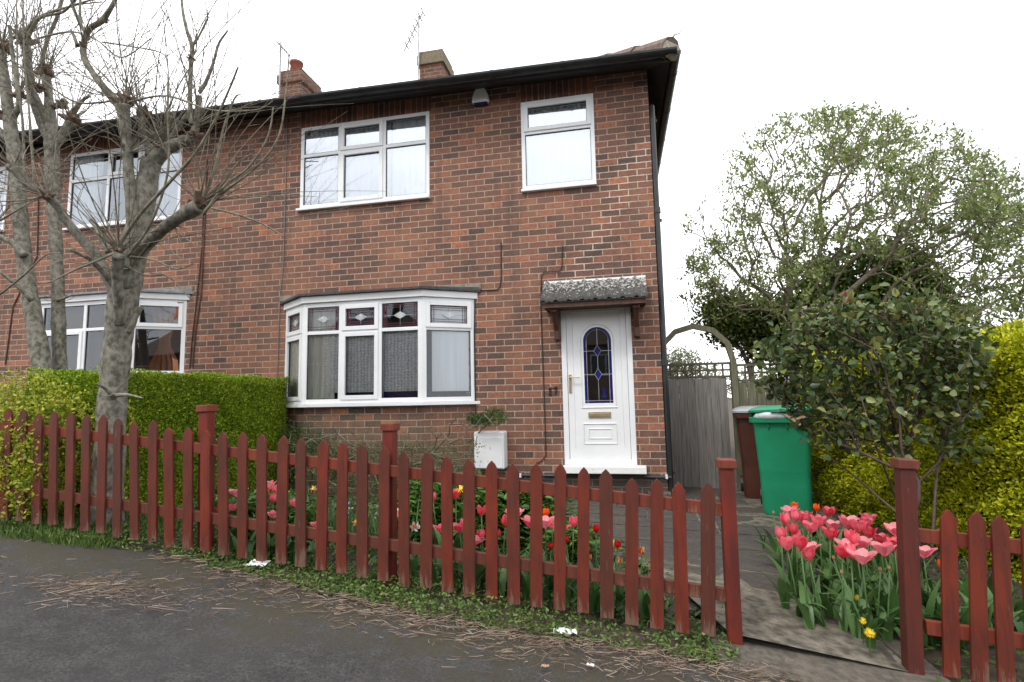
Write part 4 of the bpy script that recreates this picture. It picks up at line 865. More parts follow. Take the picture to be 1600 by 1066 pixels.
hedge('golden_hedge', 'tall golden privet hedge on the right, behind the rose bush', [(3.9, -3.0), (3.9, .9), (1.62, .55), (2.75, -2.3)][::-1] and [(2.72, -2.3), (3.9, -2.0), (3.4, .9), (1.60, .50)], [-.7, -.7, -.45, -.45], [1.33, 1.33, 1.17, 1.12], M['hedgeR'], 8500, .036, (2.6, -.8, -.5))
# golden shrub at far left, spilling through the pickets
gs = empty('golden_shrub', (-5.0, -2.95, -.02), 'golden leaved privet bush pushing through the pickets at the left edge', 'shrub')
k = 20000; u = rng.normal(size=(k, 3)); u /= np.linalg.norm(u, axis=1, keepdims=True); rad_ = rng.random((k, 1))**.35
P = np.array([-5.32, -2.76, .52])+np.sign(u)*np.abs(u)**.6*rad_*np.array([.72, .36, .64])*(1+.10*np.sin(u[:, 0:1]*7+u[:, 2:3]*9)); P2 = np.array([-5.05, -3.2, .42])+rng.normal(size=(1500, 3))*np.array([.14, .05, .22]); P2b = np.array([-4.83, -3.22, .40])+rng.normal(size=(700, 3))*np.array([.07, .03, .16]); P = np.vstack([P, P2, P2b])
leaves('leaves', P, rng.normal(size=(len(P), 3))+[0, -.3, .5], .03, .55, M['gold'], gs)
b = MB()
for k in range(26):
    p0 = np.array([-5.3+random.random()*.5, -2.8+random.random()*.1, -.05]); p1 = np.array([-5.4, -2.8, .6])+rng.normal(size=3)*[.3, .15, .3]; b.tube([p0, (p0+p1)/2+rng.normal(size=3)*.04, p1], [.008, .006, .003], 5)
b.build('branches', M['bark2'], gs)

def grow(trunk, targets, step=.22, r_tip=.004, expo=.42, rmax=.2, sway=.05, pen=.35, droop=0):
    """trunk: list of (point, radius) already grown; returns list of (polyline, radii) chains"""
    nodes = [np.array(p, float) for p in trunk]; par = [-1]+list(range(len(trunk)-1)); dist = [0.0]
    for i in range(1, len(trunk)): dist.append(dist[-1]+np.linalg.norm(nodes[i]-nodes[i-1]))
    NP_ = np.zeros((60000, 3)); NP_[:len(nodes)] = nodes; ND_ = np.zeros(60000); ND_[:len(nodes)] = dist; n = len(nodes)
    order = np.argsort(np.linalg.norm(targets-nodes[-1], axis=1))
    tips = []
    for t in targets[order]:
        dd = np.linalg.norm(NP_[:n]-t, axis=1); i = int(np.argmin(dd+pen*ND_[:n])); d = dd[i]; k = max(1, int(d/step)); p = NP_[i].copy(); last = i
        mid = (t-p); off = rng.normal(size=3)*sway*d
        for s_ in range(1, k+1):
            f = s_/k; q_ = p+mid*f+off*math.sin(f*math.pi)+np.array([0, 0, -droop*math.sin(f*math.pi)*d])
            NP_[n] = q_; par.append(last); ND_[n] = ND_[last]+np.linalg.norm(q_-NP_[last]); last = n; n += 1
        tips.append(last)
    cnt = np.zeros(n); 
    for t in tips: cnt[t] += 1
    for i in range(n-1, 0, -1): cnt[par[i]] += cnt[i]
    ch = {}
    for i in range(1, n): ch.setdefault(par[i], []).append(i)
    rad = np.minimum(r_tip*np.maximum(cnt, 1)**expo, rmax)
    chains = []; stack = [(0, None)]
    while stack:
        i, frm = stack.pop(); line = [] if frm is None else [frm]; cur = i
        while True:
            line.append(cur); c_ = ch.get(cur, [])
            if not c_: break
            c_.sort(key=lambda q: -cnt[q])
            for o_ in c_[1:]: stack.append((o_, cur))
            cur = c_[0]
        rr_ = [rad[q] for q in line]
        if frm is not None: rr_[0] = rr_[1]
        chains.append(([NP_[q] for q in line], rr_))
    return chains, NP_[tips], NP_[:n], rad[:n]
def chains_mesh(name, chains, mat, parent, n=6, minr=0):
    b = MB()
    for P_, r_ in chains:
        if len(P_) < 2: continue
        b.tube(P_, r_, n if max(r_) > .02 else (5 if max(r_) > .008 else 4), cap=max(r_) > .02)
    return b.build(name, mat, parent, smooth=True, fixn=False)

# big spring tree behind the side fence (several stems)
TY = 4.2
bt = empty('spring_tree', tuple(atY(1245, 640, TY)), 'broad many stemmed tree with sparse fresh green leaves behind the side fence', 'tree')
def crown_targets(n, shapes, Y, dY):
    """shapes: list of pixel ellipses (cx, cy, rx, ry, weight) seen from the survey point, spread in real depth"""
    T = []; wts = np.array([s_[4] for s_ in shapes], float); wts /= wts.sum()
    while len(T) < n:
        s_ = shapes[rng.choice(len(shapes), p=wts)]; a = rng.random()*2*math.pi; r_ = math.sqrt(rng.random()); yy = Y+rng.uniform(-dY, dY)*math.sqrt(max(0, 1-r_*r_*.8))
        T.append(atY(s_[0]+s_[2]*r_*math.cos(a), s_[1]+s_[3]*r_*math.sin(a), yy))
    return np.array(T)
root = atY(1245, 640, TY); fork = atY(1240, 520, TY)
T = crown_targets(1900, [(1300, 300, 170, 130, 5), (1420, 300, 150, 110, 3), (1180, 380, 110, 110, 2), (1130, 440, 70, 70, .8), (1500, 420, 110, 110, 2), (1570, 330, 80, 70, 1.2), (1540, 500, 90, 60, 1), (1330, 210, 100, 45, 1), (1240, 460, 90, 60, 1), (1590, 420, 80, 90, 1.6), (1500, 300, 90, 70, 1.2), (1430, 520, 120, 50, 1)], TY, 1.6)
ch, tips, nodes, rad = grow([root, (root+fork)/2+[0, 0, .05], fork], T, .25, .0055, .36, .12, .11, .36)
chains_mesh('trunk', ch, M['bark2'], bt)
thin = nodes[rad < .012]
wt = rng.exponential(size=len(tips))**1.6; wt /= wt.sum()
P = np.vstack([tips[rng.choice(len(tips), 18000, p=wt)]+rng.normal(size=(18000, 3))*.085, thin[rng.integers(0, len(thin), 9000)]+rng.normal(size=(9000, 3))*.035])
leaves('leaves', P, rng.normal(size=(len(P), 3))*.7+[0, 0, .8], .075, .42, M['treeleaf'], bt)
# evergreen shrubs behind
def bush(name, label, shapes, Y, dY, n, size, mat, wd=.5, base=(0, 0)):
    e = empty(name, tuple(atY(base[0], base[1], Y)), label, 'shrub'); T = crown_targets(160, shapes, Y, dY); r0 = atY(base[0], base[1], Y)
    c_, tp, nd, ra = grow([r0, r0+np.array([0, 0, .4])], T, .3, .008, .38, .1, .08, .3); chains_mesh('trunk', c_, M['bark2'], e)
    A = crown_targets(n//40, shapes, Y, dY); P = A[rng.integers(0, len(A), n)]+rng.normal(size=(n, 3))*.13
    leaves('leaves', P, rng.normal(size=(n, 3))+[0, -.2, .4], size, wd, mat, e); return e
bush('evergreen_shrub', 'dense dark evergreen bush seen through the middle of the leafy tree', [(1370, 455, 110, 75, 3), (1420, 500, 90, 60, 2), (1300, 500, 80, 60, 2)], 5.6, .7, 17000, .12, M['darkleaf'], base=(1370, 640))
bush('evergreen_shrub', 'dark evergreen bush above the fence trellis, left of the leafy tree', [(1150, 500, 55, 38, 2), (1200, 520, 60, 40, 2), (1250, 500, 60, 45, 1)], 5.2, .5, 9000, .10, M['darkleaf'], base=(1180, 640))
# pale budding tree seen under the arch
st = empty('budding_tree', tuple(atY(1085, 650, 8)), 'small pale budding tree seen through the gate arch', 'tree'); r0 = atY(1085, 650, 8)
T = crown_targets(260, [(1080, 585, 38, 32, 2), (1065, 570, 26, 24, 1), (1170, 600, 40, 25, 1)], 8, .8); ch, tips, nodes, rad = grow([r0, r0+np.array([0, 0, .5])], T, .25, .006, .36, .08, .1); chains_mesh('trunk', ch, M['bark2'], st)
leaves('leaves', tips[rng.integers(0, len(tips), 2600)]+rng.normal(size=(2600, 3))*.12, rng.normal(size=(2600, 3))+[0, 0, .5], .07, .5, M['buddy'], st)

# rose bush in front of the golden hedge
RY = -1.75
rb = empty('rose_bush', tuple(atG(1445, 890)), 'leggy rose bush with large dull green leaves and a few red shoots above the gatepost', 'rose bush')
base = atG(1445, 890); b0 = atY(1430, 800, RY)
T = np.vstack([crown_targets(560, [(1370, 540, 140, 58, 5), (1290, 590, 95, 60, 3), (1460, 560, 75, 60, 2.2), (1235, 600, 50, 26, 1.0), (1400, 620, 100, 50, 1.6), (1330, 660, 70, 35, .8), (1225, 545, 40, 25, .7), (1330, 500, 55, 25, 1), (1300, 500, 60, 30, .8), (1400, 480, 80, 25, 1), (1500, 560, 45, 50, 1), (1400, 660, 100, 60, 2), (1480, 640, 55, 75, 1.6), (1310, 650, 70, 40, 1), (1440, 500, 70, 30, 1.2)], RY, .33)])
trunks = [base, base*.5+b0*.5, b0]
ch, tips, nodes, rad = grow(trunks, T, .12, .0032, .30, .016, .14, .55)
chains_mesh('stems', ch, M['thorn'], rb)
b = MB()
for (pts, r_) in (([(1470, 880), (1400, 800), (1330, 740), (1265, 690)], .011), ([(1440, 880), (1425, 760), (1395, 650), (1360, 560), (1330, 500)], .014), ([(1455, 880), (1462, 760), (1475, 640), (1478, 560)], .012), ([(1430, 860), (1370, 700), (1345, 620)], .009), ([(1445, 850), (1405, 720), (1340, 690), (1320, 640)], .008)):
    yy = [RY+.25*math.sin(i*1.7+r_*900) for i in range(len(pts))]; q_ = [atY(x, y, Y) for (x, y), Y in zip(pts, yy)]; b.tube(q_, list(np.linspace(r_, r_*.5, len(q_))), 6)
b.build('canes', M['thorn'], rb, smooth=True, fixn=False)
k = 4300; P = tips[rng.integers(0, len(tips), k)]+rng.normal(size=(k, 3))*.045
leaves('leaves', P, rng.normal(size=(k, 3))*.8+[0, -.35, -.05], .066, .68, M['roseleaf'], rb, curl=.12, up=1.2)
P = np.vstack([atY(x, y, RY)+rng.normal(size=(9, 3))*.022 for x, y in ((1318, 476), (1400, 497), (1432, 497), (1458, 515), (1270, 545), (1475, 590), (1440, 640))]); leaves('red_shoots', P, rng.normal(size=(len(P), 3))+[0, 0, .8], .05, .45, M['roseshoot'], rb)

# pollarded trees on the left
def pix_limb(pts, Y0, dY=0):
    n = len(pts); return [atY(p[0], p[1], Y0+dY*i/(n-1)) for i, p in enumerate(pts)]
def smooth_line(P, k=5):
    P = [np.array(p) for p in P]; out = []
    for i in range(len(P)-1):
        p0 = P[max(i-1, 0)]; p1 = P[i]; p2 = P[i+1]; p3 = P[min(i+2, len(P)-1)]
        for s_ in range(k):
            t = s_/k; out.append(.5*((2*p1)+(-p0+p2)*t+(2*p0-5*p1+4*p2-p3)*t*t+(-p0+3*p1-3*p2+p3)*t**3))
    out.append(P[-1]); return out
def limb(b, pts, wpx, Y0, dY=0, n=12):
    L_ = pix_limb(pts, Y0, dY); dep = [np.dot(p-CAM, AF) for p in L_]; r = [.90*w_/2/FPX*d_*d_/np.linalg.norm(p-CAM) for w_, d_, p in zip(wpx, dep, L_)]
    P_ = smooth_line(L_, 6); t = np.linspace(0, len(r)-1, len(P_)); rr_ = np.interp(t, range(len(r)), r)*(1+.05*np.sin(t*7+pts[0][0])+.03*np.sin(t*17))
    b.tube(P_, list(rr_), n); return P_[-1]
def fist(b, c, r):
    for k in range(11):
        d_ = rng.normal(size=3); d_ /= np.linalg.norm(d_); d_[2] = abs(d_[2])*.8; e_ = d_+rng.normal(size=3)*.25; b.tube([c-d_*r*.3, c+d_*r*.5, c+e_*r*rng.uniform(.8, 1.25)], [r*.42, r*.34, r*rng.uniform(.12, .26)], 7)
def shoots(b, c, n, L0, L1, dirn, spread=.8, r=.0055, sag=.15):
    for k in range(n):
        d_ = np.array(dirn, float)+rng.normal(size=3)*spread*np.array([1, .55, .8]); d_ /= np.linalg.norm(d_); l = rng.uniform(L0, L1); P_ = []; cv = rng.normal(size=3)*.42; cv[2] = cv[2]*.5+.22
        p = c+d_*.02; m_ = 9
        for i in range(m_+1): t = i/m_; P_.append(p+d_*l*t+cv*l*t*t)
        r_ = rng.uniform(.6, 1.25)*r; b.tube(P_, list(np.linspace(r_, r_*.35, m_+1)), 5, cap=False)
        for q_ in range(int(l*4)):      # side twiglets / buds
            i = rng.integers(2, m_); dd_ = d_*.5+rng.normal(size=3)*.5; ll = rng.uniform(.01, .03) if rng.random() < .7 else rng.uniform(.06, .2); b.tube([P_[i], P_[i]+dd_*ll], [r_*.6, r_*.3], 4, cap=False)
def pollard(label, limbs, Y0, knobs, shs, loc, grp='pollarded street trees', long_=()):
    t = empty('pollarded_tree', loc, label, 'tree', grp); b = MB()
    for (pts, wp, dY, ys) in limbs: limb(b, pts, wp, Y0+ys, dY)
    b.build('trunk', M['bark'], t, smooth=True, fixn=False)
    for (x, y, ys, r) in knobs: b = MB(); fist(b, atY(x, y, Y0+ys), r); b.build('knuckle', M['redcut'], t, smooth=False, fixn=False)
    b = MB()
    for (x, y, ys, n, l0, l1, d_, sp) in shs: shoots(b, atY(x, y, Y0+ys), int(n*1.25), l0*.8, l1*1.15, d_, sp*1.15, .0045)
    for (pts, wpx, ys, dY) in long_: limb(b, pts, list(np.linspace(wpx, wpx*.45, len(pts))), Y0+ys, dY, 6)
    b.build('twigs', M['twig'], t, smooth=True, fixn=False); return t
Y1 = -2.9
pollard('nearest bare pollarded tree, its thick grey trunk just behind the picket fence', [
    ([(158, 880), (166, 800), (172, 700), (176, 620), (184, 540), (194, 460), (204, 410), (222, 330), (236, 250)], [95, 66, 58, 54, 54, 60, 58, 44, 38], 0, 0),
    ([(230, 300), (240, 255), (262, 232), (284, 222), (302, 212), (308, 180), (311, 150)], [30, 34, 26, 22, 18, 12, 11], -.1, 0),
    ([(204, 400), (224, 385), (250, 362), (280, 340), (312, 322)], [40, 30, 24, 24, 34], -.35, 0),
    ([(194, 450), (203, 390), (206, 340), (202, 285), (199, 235), (195, 190), (191, 165)], [30, 24, 22, 22, 21, 24, 30], -.12, -.05),
    ([(191, 170), (165, 140), (146, 115), (132, 92), (131, 66), (142, 44), (160, 32), (178, 4), (186, -20)], [24, 17, 14, 14, 13, 12, 13, 9, 8], -.15, -.12),
    ([(134, 52), (124, 35), (114, 10), (108, -14)], [9, 8, 7, 6], -.1, -.2), ([(128, 44), (125, 22), (126, -8)], [7, 6, 5], 0, -.2), ([(121, 72), (115, 55), (110, 46)], [9, 7, 3], 0, -.2),
    ([(186, 470), (172, 440), (150, 400), (124, 370), (104, 345), (90, 322), (70, 305), (40, 285), (22, 262)], [30, 25, 22, 20, 19, 19, 18, 17, 22], -.45, -.02),
    ([(187, 508), (185, 470), (183, 430), (186, 398)], [20, 20, 21, 26], -.22, -.12), ([(180, 450), (160, 425), (140, 405), (108, 390)], [12, 10, 9, 5], -.3, -.1),
    ([(170, 395), (160, 375), (150, 355), (142, 345)], [14, 12, 10, 8], 0, -.2), ([(238, 245), (226, 215), (222, 190), (217, 175)], [18, 13, 12, 14], -.1, 0),
    ([(262, 230), (272, 208), (284, 192), (300, 168)], [12, 10, 10, 9], 0, .1), ([(301, 195), (297, 160), (298, 110), (300, 74), (292, 48), (286, 20), (283, -10)], [10, 9, 9, 9, 7, 6, 5], 0, -.1), ([(311, 145), (322, 128), (334, 96), (342, 68), (356, 48)], [9, 8, 6, 5, 3], 0, -.1),
    ([(299, 75), (312, 55), (326, 26)], [6, 4, 3], 0, -.1), ([(22, 262), (15, 262)], [22, 20], 0, -.47), ([(200, 520), (215, 490), (222, 480)], [12, 10, 9], 0, -.1), ([(178, 622), (165, 608), (150, 600)], [12, 6, 3], -.15, -.1), ([(178, 618), (200, 617), (222, 622)], [12, 6, 3], -.2, -.1)],
    Y1, [(195, 158, -.15, .075), (314, 318, -.35, .085), (196, 232, -.12, .05), (130, 72, -.2, .035), (186, 392, -.3, .05), (222, 178, 0, .06), (300, 92, -.1, .025), (75, 308, -.4, .05), (254, 232, -.05, .06), (306, 212, -.08, .05), (163, 33, -.2, .035), (178, 618, -.1, .03)],
    [(195, 155, -.15, 20, .35, .95, (.2, -.2, .9), .8), (314, 316, -.35, 26, .3, .9, (.8, -.2, .45), .6), (255, 225, -.05, 34, .4, 1.15, (.1, -.3, 1), .65), (303, 200, -.08, 24, .4, 1.1, (.4, -.1, .9), .6), (186, 390, -.3, 20, .4, 1.1, (-.1, -.5, .8), .9), (222, 176, 0, 16, .3, .8, (0, -.2, 1), .7), (72, 306, -.4, 18, .4, 1.0, (-.5, -.3, .7), .8), (131, 70, -.2, 10, .2, .5, (0, 0, 1), .8), (199, 240, -.12, 18, .3, 1.0, (.2, -.3, .5), 1), (270, 350, -.2, 12, .2, .6, (.3, -.3, -.3), .8), (300, 90, -.1, 8, .2, .6, (.1, 0, 1), .5), (205, 420, -.1, 10, .3, .8, (.6, -.6, .2), .9), (20, 262, -.45, 8, .3, .8, (-.4, -.2, .6), .8), (180, 616, -.12, 5, .1, .3, (.3, -.5, 0), .6)],
    tuple(atG(165, 858)), long_=[([(178, 398), (215, 340), (265, 285), (305, 240), (335, 190), (358, 140), (372, 105)], 8, -.3, -.3), ([(200, 400), (235, 350), (262, 270), (262, 180), (262, 130)], 6, -.3, -.2), ([(320, 330), (350, 300), (390, 270), (420, 240), (438, 205), (446, 150), (452, 85)], 6, -.4, -.1), ([(318, 335), (352, 290), (388, 262), (418, 215), (427, 168)], 6, -.4, -.1), ([(330, 325), (370, 335), (410, 350), (444, 370)], 5, -.4, 0), ([(312, 318), (335, 265), (348, 205), (366, 155), (376, 148)], 6, -.35, 0), ([(322, 322), (350, 285), (372, 255), (402, 236)], 5, -.3, 0), ([(180, 395), (150, 408), (110, 425), (80, 440), (58, 443)], 6, -.35, -.3), ([(190, 400), (235, 405), (275, 420), (302, 412)], 5, -.2, -.2), ([(200, 160), (260, 150), (330, 172), (400, 172), (426, 158)], 5, -.2, -.3), ([(195, 155), (120, 160), (60, 120), (20, 95)], 5, -.1, -.3), ([(160, 66), (200, 72), (250, 82), (262, 100), (262, 140)], 4, -.1, -.3), ([(60, 60), (110, 50), (150, 62), (190, 90), (236, 60)], 5, 0, -.1), ([(190, 410), (225, 430), (262, 432), (300, 470)], 5, -.1, 0)])
Y2 = -1.9
pollard('second bare pollarded tree rising out of the hedge, right one of the two behind', [
    ([(94, 600), (92, 520), (90, 440), (87, 380), (84, 320), (82, 260), (80, 210), (76, 150), (72, 120)], [29, 27, 25, 26, 28, 31, 28, 18, 20], 0, 0),
    ([(82, 235), (95, 215), (112, 190)], [20, 18, 22], 0, -.1), ([(84, 230), (62, 185), (52, 150), (44, 110)], [24, 20, 20, 18], 0, .1), ([(76, 200), (60, 160), (40, 120)], [16, 14, 12], -.3, 0), ([(45, 115), (42, 80), (40, 62)], [18, 20, 16], 0, .1), ([(110, 185), (126, 160), (140, 150)], [12, 8, 5], 0, -.1),
    ([(70, 112), (66, 95), (75, 60), (88, 30), (98, -5)], [12, 9, 8, 8, 8], 0, 0), ([(90, 470), (110, 462)], [8, 4], 0, -.1)],
    Y2, [(74, 115, 0, .10), (40, 68, .1, .11), (112, 188, -.1, .10), (60, 140, -.1, .08), (95, 165, 0, .08)],
    [(74, 112, 0, 26, .4, 1.2, (.1, -.2, 1), .8), (40, 62, .1, 26, .4, 1.2, (-.1, -.1, 1), .8), (112, 186, -.1, 24, .4, 1.3, (.5, -.2, .8), .8), (60, 140, -.1, 18, .4, 1.1, (-.2, -.3, .8), .9), (88, 470, -.1, 6, .2, .6, (-.6, -.4, .1), .6)], tuple(atY(94, 640, Y2)),
    long_=[([(30, 60), (60, 28), (110, 10), (160, -5)], 8, 0, -.2), ([(40, 70), (60, 30), (100, 18), (125, -12)], 9, -.1, -.2), ([(20, 60), (40, 45), (75, 20), (120, 8), (160, 3)], 6, 0, 0)])
Y3 = -2.1
pollard('leftmost bare pollarded tree rising out of the hedge by the photo edge', [
    ([(70, 600), (60, 540), (48, 470), (40, 420), (34, 370), (30, 320), (26, 270), (18, 210), (10, 150), (2, 80)], [39, 37, 33, 31, 31, 31, 29, 28, 24, 18], 0, 0),
    ([(30, 250), (20, 190), (30, 160), (20, 90), (15, 40)], [20, 16, 12, 9, 8], -.2, 0), ([(38, 400), (20, 380), (0, 370), (-30, 350)], [18, 14, 12, 12], -.1, -.1), ([(50, 470), (25, 445), (0, 425)], [12, 9, 7], -.2, -.1), ([(22, 230), (-5, 200), (-30, 180)], [18, 14, 14], 0, 0)],
    Y3, [(3, 75, 0, .10), (30, 150, -.1, .07), (-20, 350, -.1, .08), (8, 185, 0, .08)],
    [(3, 70, 0, 22, .4, 1.2, (.4, -.1, 1), .8), (30, 150, -.1, 16, .4, 1.0, (.2, -.2, 1), .8), (-10, 350, -.1, 12, .3, .9, (.6, -.4, .5), .7), (10, 180, 0, 16, .4, 1.0, (.2, -.2, .7), .9), (3, 100, 0, 14, .5, 1.2, (.9, -.2, .3), .6)], tuple(atY(65, 640, Y3)),
    long_=[([(0, 460), (35, 432), (70, 400), (95, 395)], 5, -.3, -.1), ([(0, 345), (45, 318), (75, 305)], 5, -.3, 0), ([(38, 290), (36, 200), (28, 120), (26, 0)], 7, -.3, -.2), ([(54, 290), (46, 180), (38, 90), (36, -10)], 6, -.35, -.2), ([(60, 255), (78, 300), (84, 260), (90, 190), (86, 150)], 4, -.3, 0)])

# ------------------------------------------------------------------ garden plants
def blade(b, p, d, L_, W_, arch, n=6, fold=.15):
    d = np.array(d, float); d /= np.linalg.norm(d[:2])+1e-9; side = np.array([-d[1], d[0], 0]); rows = []
    for i in range(n+1):
        t = i/n; a_ = arch*t; x = L_*(math.sin(a_)/max(arch, .01)); z = L_*(1-math.cos(a_))/max(arch, .01)
        # blade starts steep and bends outward
        q_ = np.array(p)+np.array([d[0], d[1], 0])*(L_*(1-math.cos(a_))/max(arch, .01))*1.0+np.array([0, 0, 1])*x
        w_ = W_*(.35+1.0*math.sin(min(t*1.15+.08, 1)*math.pi)**.8)*(1 if t < .98 else .05)*.6
        rows.append([q_-side*w_+np.array([d[0], d[1], 0])*-fold*w_, q_, q_+side*w_+np.array([d[0], d[1], 0])*-fold*w_])
    b.grid(rows)
def tulip_proto(label, mt, group, openness, H_=.5, size=1.0, bud=False):
    t = empty('tulip', (0, 0, 0), label, 'tulip', group)
    b = MB(); lean = rng.normal(size=2)*.03; b.tube([(0, 0, 0), (lean[0]*.4, lean[1]*.4, H_*.5), (lean[0], lean[1], H_)], [.006, .005, .0045], 6); b.build('stem', M['tulipleaf'], t, smooth=True, fixn=False)
    b = MB(); hgt = .062*size; R0 = (.026+.006*openness)*size
    for k in range(6):
        a0 = k*math.pi/3+rng.normal()*.08; inner = .86 if k % 2 else 1.0; rows = []; jit = rng.normal()*.15
        for i in range(7):
            s_ = i/6; z = H_-.004+hgt*(s_**.95)*(1-.12*max(openness, 0)*s_)
            r_ = R0*inner*(math.sin(min(1, s_*1.7+.08)*math.pi/2)*(1-.32*(1-openness)*s_*s_)+max(openness, 0)*(.55+jit)*s_**3)
            half = .70*math.sin(math.pi*(.13+.80*s_))**.55
            rows.append([(lean[0]+r_*(1-.06*abs(q_))*math.cos(a0+q_*half), lean[1]+r_*(1-.06*abs(q_))*math.sin(a0+q_*half), z-(abs(q_)*.006*s_)) for q_ in (-1, -.5, 0, .5, 1)])
        b.grid(rows)
    b.build('flower', mt, t, smooth=True, fixn=False)
    for k in range(3 if not bud else 3):
        b = MB(); a_ = rng.random()*6.28; blade(b, (0, 0, 0), (math.cos(a_), math.sin(a_), 0), H_*rng.uniform(.62, .9), .034, rng.uniform(.9, 2.0), 7); b.build('leaf', M['tulipleaf'], t, smooth=True, fixn=False)
    return t
used = set()
def put(protos, px_, py_, H_, label, group, sc=1.0):
    pr = protos[int(rng.integers(0, len(protos)))]; p = atG(px_, py_, H_*sc+.03); sz = sc
    if px_ < 1150 and p[1] < -2.97:
        p = atY(px_, py_, -2.97+rng.uniform(0, .1)); sz = (p[2]-g(p[0], p[1])-.02)/(H_+.03)
    if pr.name in used: o = copy_tree(pr)
    else: o = pr; used.add(pr.name)
    o.location = (p[0], p[1], g(p[0], p[1])-.005); o.rotation_euler = (rng.normal()*.05, rng.normal()*.05, rng.random()*6.28); o.scale = (sc, sc, sz); o['label'] = label; o['group'] = group; return o
def protos(mt, n, ops, H_=.5, size=1.15, bud=False): return [tulip_proto('tulip', M[mt], 'tulips', ops[i % len(ops)], H_, size, bud) for i in range(n)]
G1 = 'pink tulips beside the path'; l1 = 'open pink tulip in the crowd of flowers between the path and the right gatepost'
pp = protos('pink', 6, [.8, .3, 1.3, .6, .1, 1.1], .44, 1.32)+protos('deeppink', 3, [.2, .9, .6], .44, 1.25)+protos('palepink', 2, [1.3, .9], .44, 1.35)
for x, y in ((1235, 797), (1226, 812), (1232, 806), (1250, 809), (1263, 804), (1295, 798), (1301, 821), (1287, 833), (1220, 836), (1240, 833), (1243, 849), (1269, 855), (1256, 853), (1332, 806), (1327, 838), (1333, 824), (1344, 846), (1360, 849), (1376, 839), (1363, 832), (1386, 827), (1307, 864), (1328, 865), (1394, 862), (1404, 864), (1446, 862), (1278, 815), (1312, 812), (1316, 845), (1352, 818), (1282, 868), (1228, 826), (1262, 826), (1398, 850), (1350, 868)): put(pp, x, y+1, .44, l1, G1, rng.uniform(.92, 1.1))
po = protos('orange', 3, [.2, .5], .44, 1.0)
G4 = 'orange tulips beside the path'
for x, y in ((1256, 784), (1272, 789), (1345, 828)): put(po, x, y+4, .44, 'orange tulip among the pink tulips by the right gatepost', G4)
put(po, 1492, 893, .40, 'single orange tulip showing between the pickets right of the gateway', 'orange tulips beside the path')['label'] = 'single orange tulip showing between the pickets right of the gateway'
pr_ = protos('red', 2, [.1, .3], .44, .95)
put(pr_, 1401, 841, .44, 'red tulip hidden right behind the right gatepost', 'red tulips'); put(pr_, 1340, 870, .42, 'red tulip low among the pink ones beside the path', 'red tulips')
pb = protos('bud', 2, [-.5, -.4], .42, .5, True)
for x, y in ((1215, 800), (1332, 888), (1363, 894), (1386, 891), (1379, 903), (1353, 909)): put(pb, x, y, .42 if y < 850 else .36, 'closed tulip bud in front of the pink tulips', 'closed tulip buds', 1)
G2 = 'pink tulips behind the left part of the fence'
for x, y in ((372, 761), (368, 783), (345, 789), (401, 762), (409, 764), (429, 755), (429, 771), (436, 761), (459, 779), (435, 793), (486, 811)): put(pp, x, y+4, .44, 'pink tulip behind the pickets in front of the clipped green hedge', G2, rng.uniform(.85, 1.0))
G3 = 'pink tulips behind the middle of the fence'
for x, y in ((684, 770), (691, 770), (713, 768), (753, 793), (745, 807), (754, 824), (748, 835), (727, 811), (691, 820), (789, 807), (786, 824), (814, 800), (822, 813), (856, 811), (863, 813), (890, 813), (884, 824)): put(pp, x, y+4, .44, 'pink tulip behind the pickets below the white meter box', G3, rng.uniform(.85, 1.0))
for x, y in ((782, 803), (825, 804), (849, 793)): put(po, x, y+4, .46, 'orange tulip behind the pickets below the white meter box', 'orange tulips behind the fence')
put(pr_, 927, 820, .46, 'bright red tulip standing tall and alone between two pickets below the door', 'red tulips')
for x, y in ((893, 853), (857, 859), (957, 861), (1035, 879)): put(pr_, x, y, .36, 'small dark red tulip low behind the pickets below the front door', 'red tulips')
ps = protos('striped', 3, [0, -.1, .1], .34, .95)
for x, y in ((935, 843), (931, 857), (960, 848), (964, 867), (998, 857), (997, 886), (1005, 895), (920, 865)): put(ps, x, y, .34, 'small yellow tulip with red stripes behind the pickets below the door', 'striped yellow tulips')
# leaf-only clumps of bulbs and perennials
def clump(name, cat, label, grp, p, n, L_, W_, mt, arch=(.5, 1.6), spread=.06):
    b = MB()
    for k in range(n):
        a_ = rng.random()*6.28; o_ = rng.normal(size=2)*spread; blade(b, (p[0]+o_[0], p[1]+o_[1], g(p[0], p[1])-.01), (math.cos(a_), math.sin(a_), 0), L_*rng.uniform(.6, 1.1), W_, rng.uniform(*arch), 6)
    o = b.build(name, M[mt], None, (p[0], p[1], g(p[0], p[1])), smooth=True, fixn=False); return tag(o, label, cat, grp)
for i, (x, y) in enumerate(((1330, 930), (1360, 955), (1395, 960), (1320, 905), (1290, 890), (1380, 985), (1410, 1000), (1345, 985), (1260, 885), (1235, 870), (1300, 870), (1350, 905), (1400, 930), (1425, 985))):
    clump('tulip_clump', 'plant', 'clump of broad tulip leaves without flowers at the path edge left of the right gatepost', 'leafy tulip clumps by the path', atG(x, y), 19, .38, .034, 'tulipleaf', (.4, 1.9), .09)
for i, (x, y) in enumerate(((1462, 985), (1490, 960), (1520, 1000), (1560, 980), (1590, 1010), (1480, 1010), (1540, 950))):
    clump('tulip_clump', 'plant', 'clump of broad leaves behind the short fence right of the gateway', 'leafy clumps behind the short fence', atG(x, y), 11, .34, .032, 'tulipleaf')
for i, x in enumerate((360, 400, 440, 470, 640, 680, 740, 780, 820, 870, 910, 950, 985, 1020)):
    y = np.interp(x, [350, 1020], [862, 965]); clump('tulip_clump', 'plant', 'clump of broad tulip leaves at the foot of the long picket fence', 'leafy tulip clumps behind the fence', atG(x, y), 8, .30, .03, 'tulipleaf')
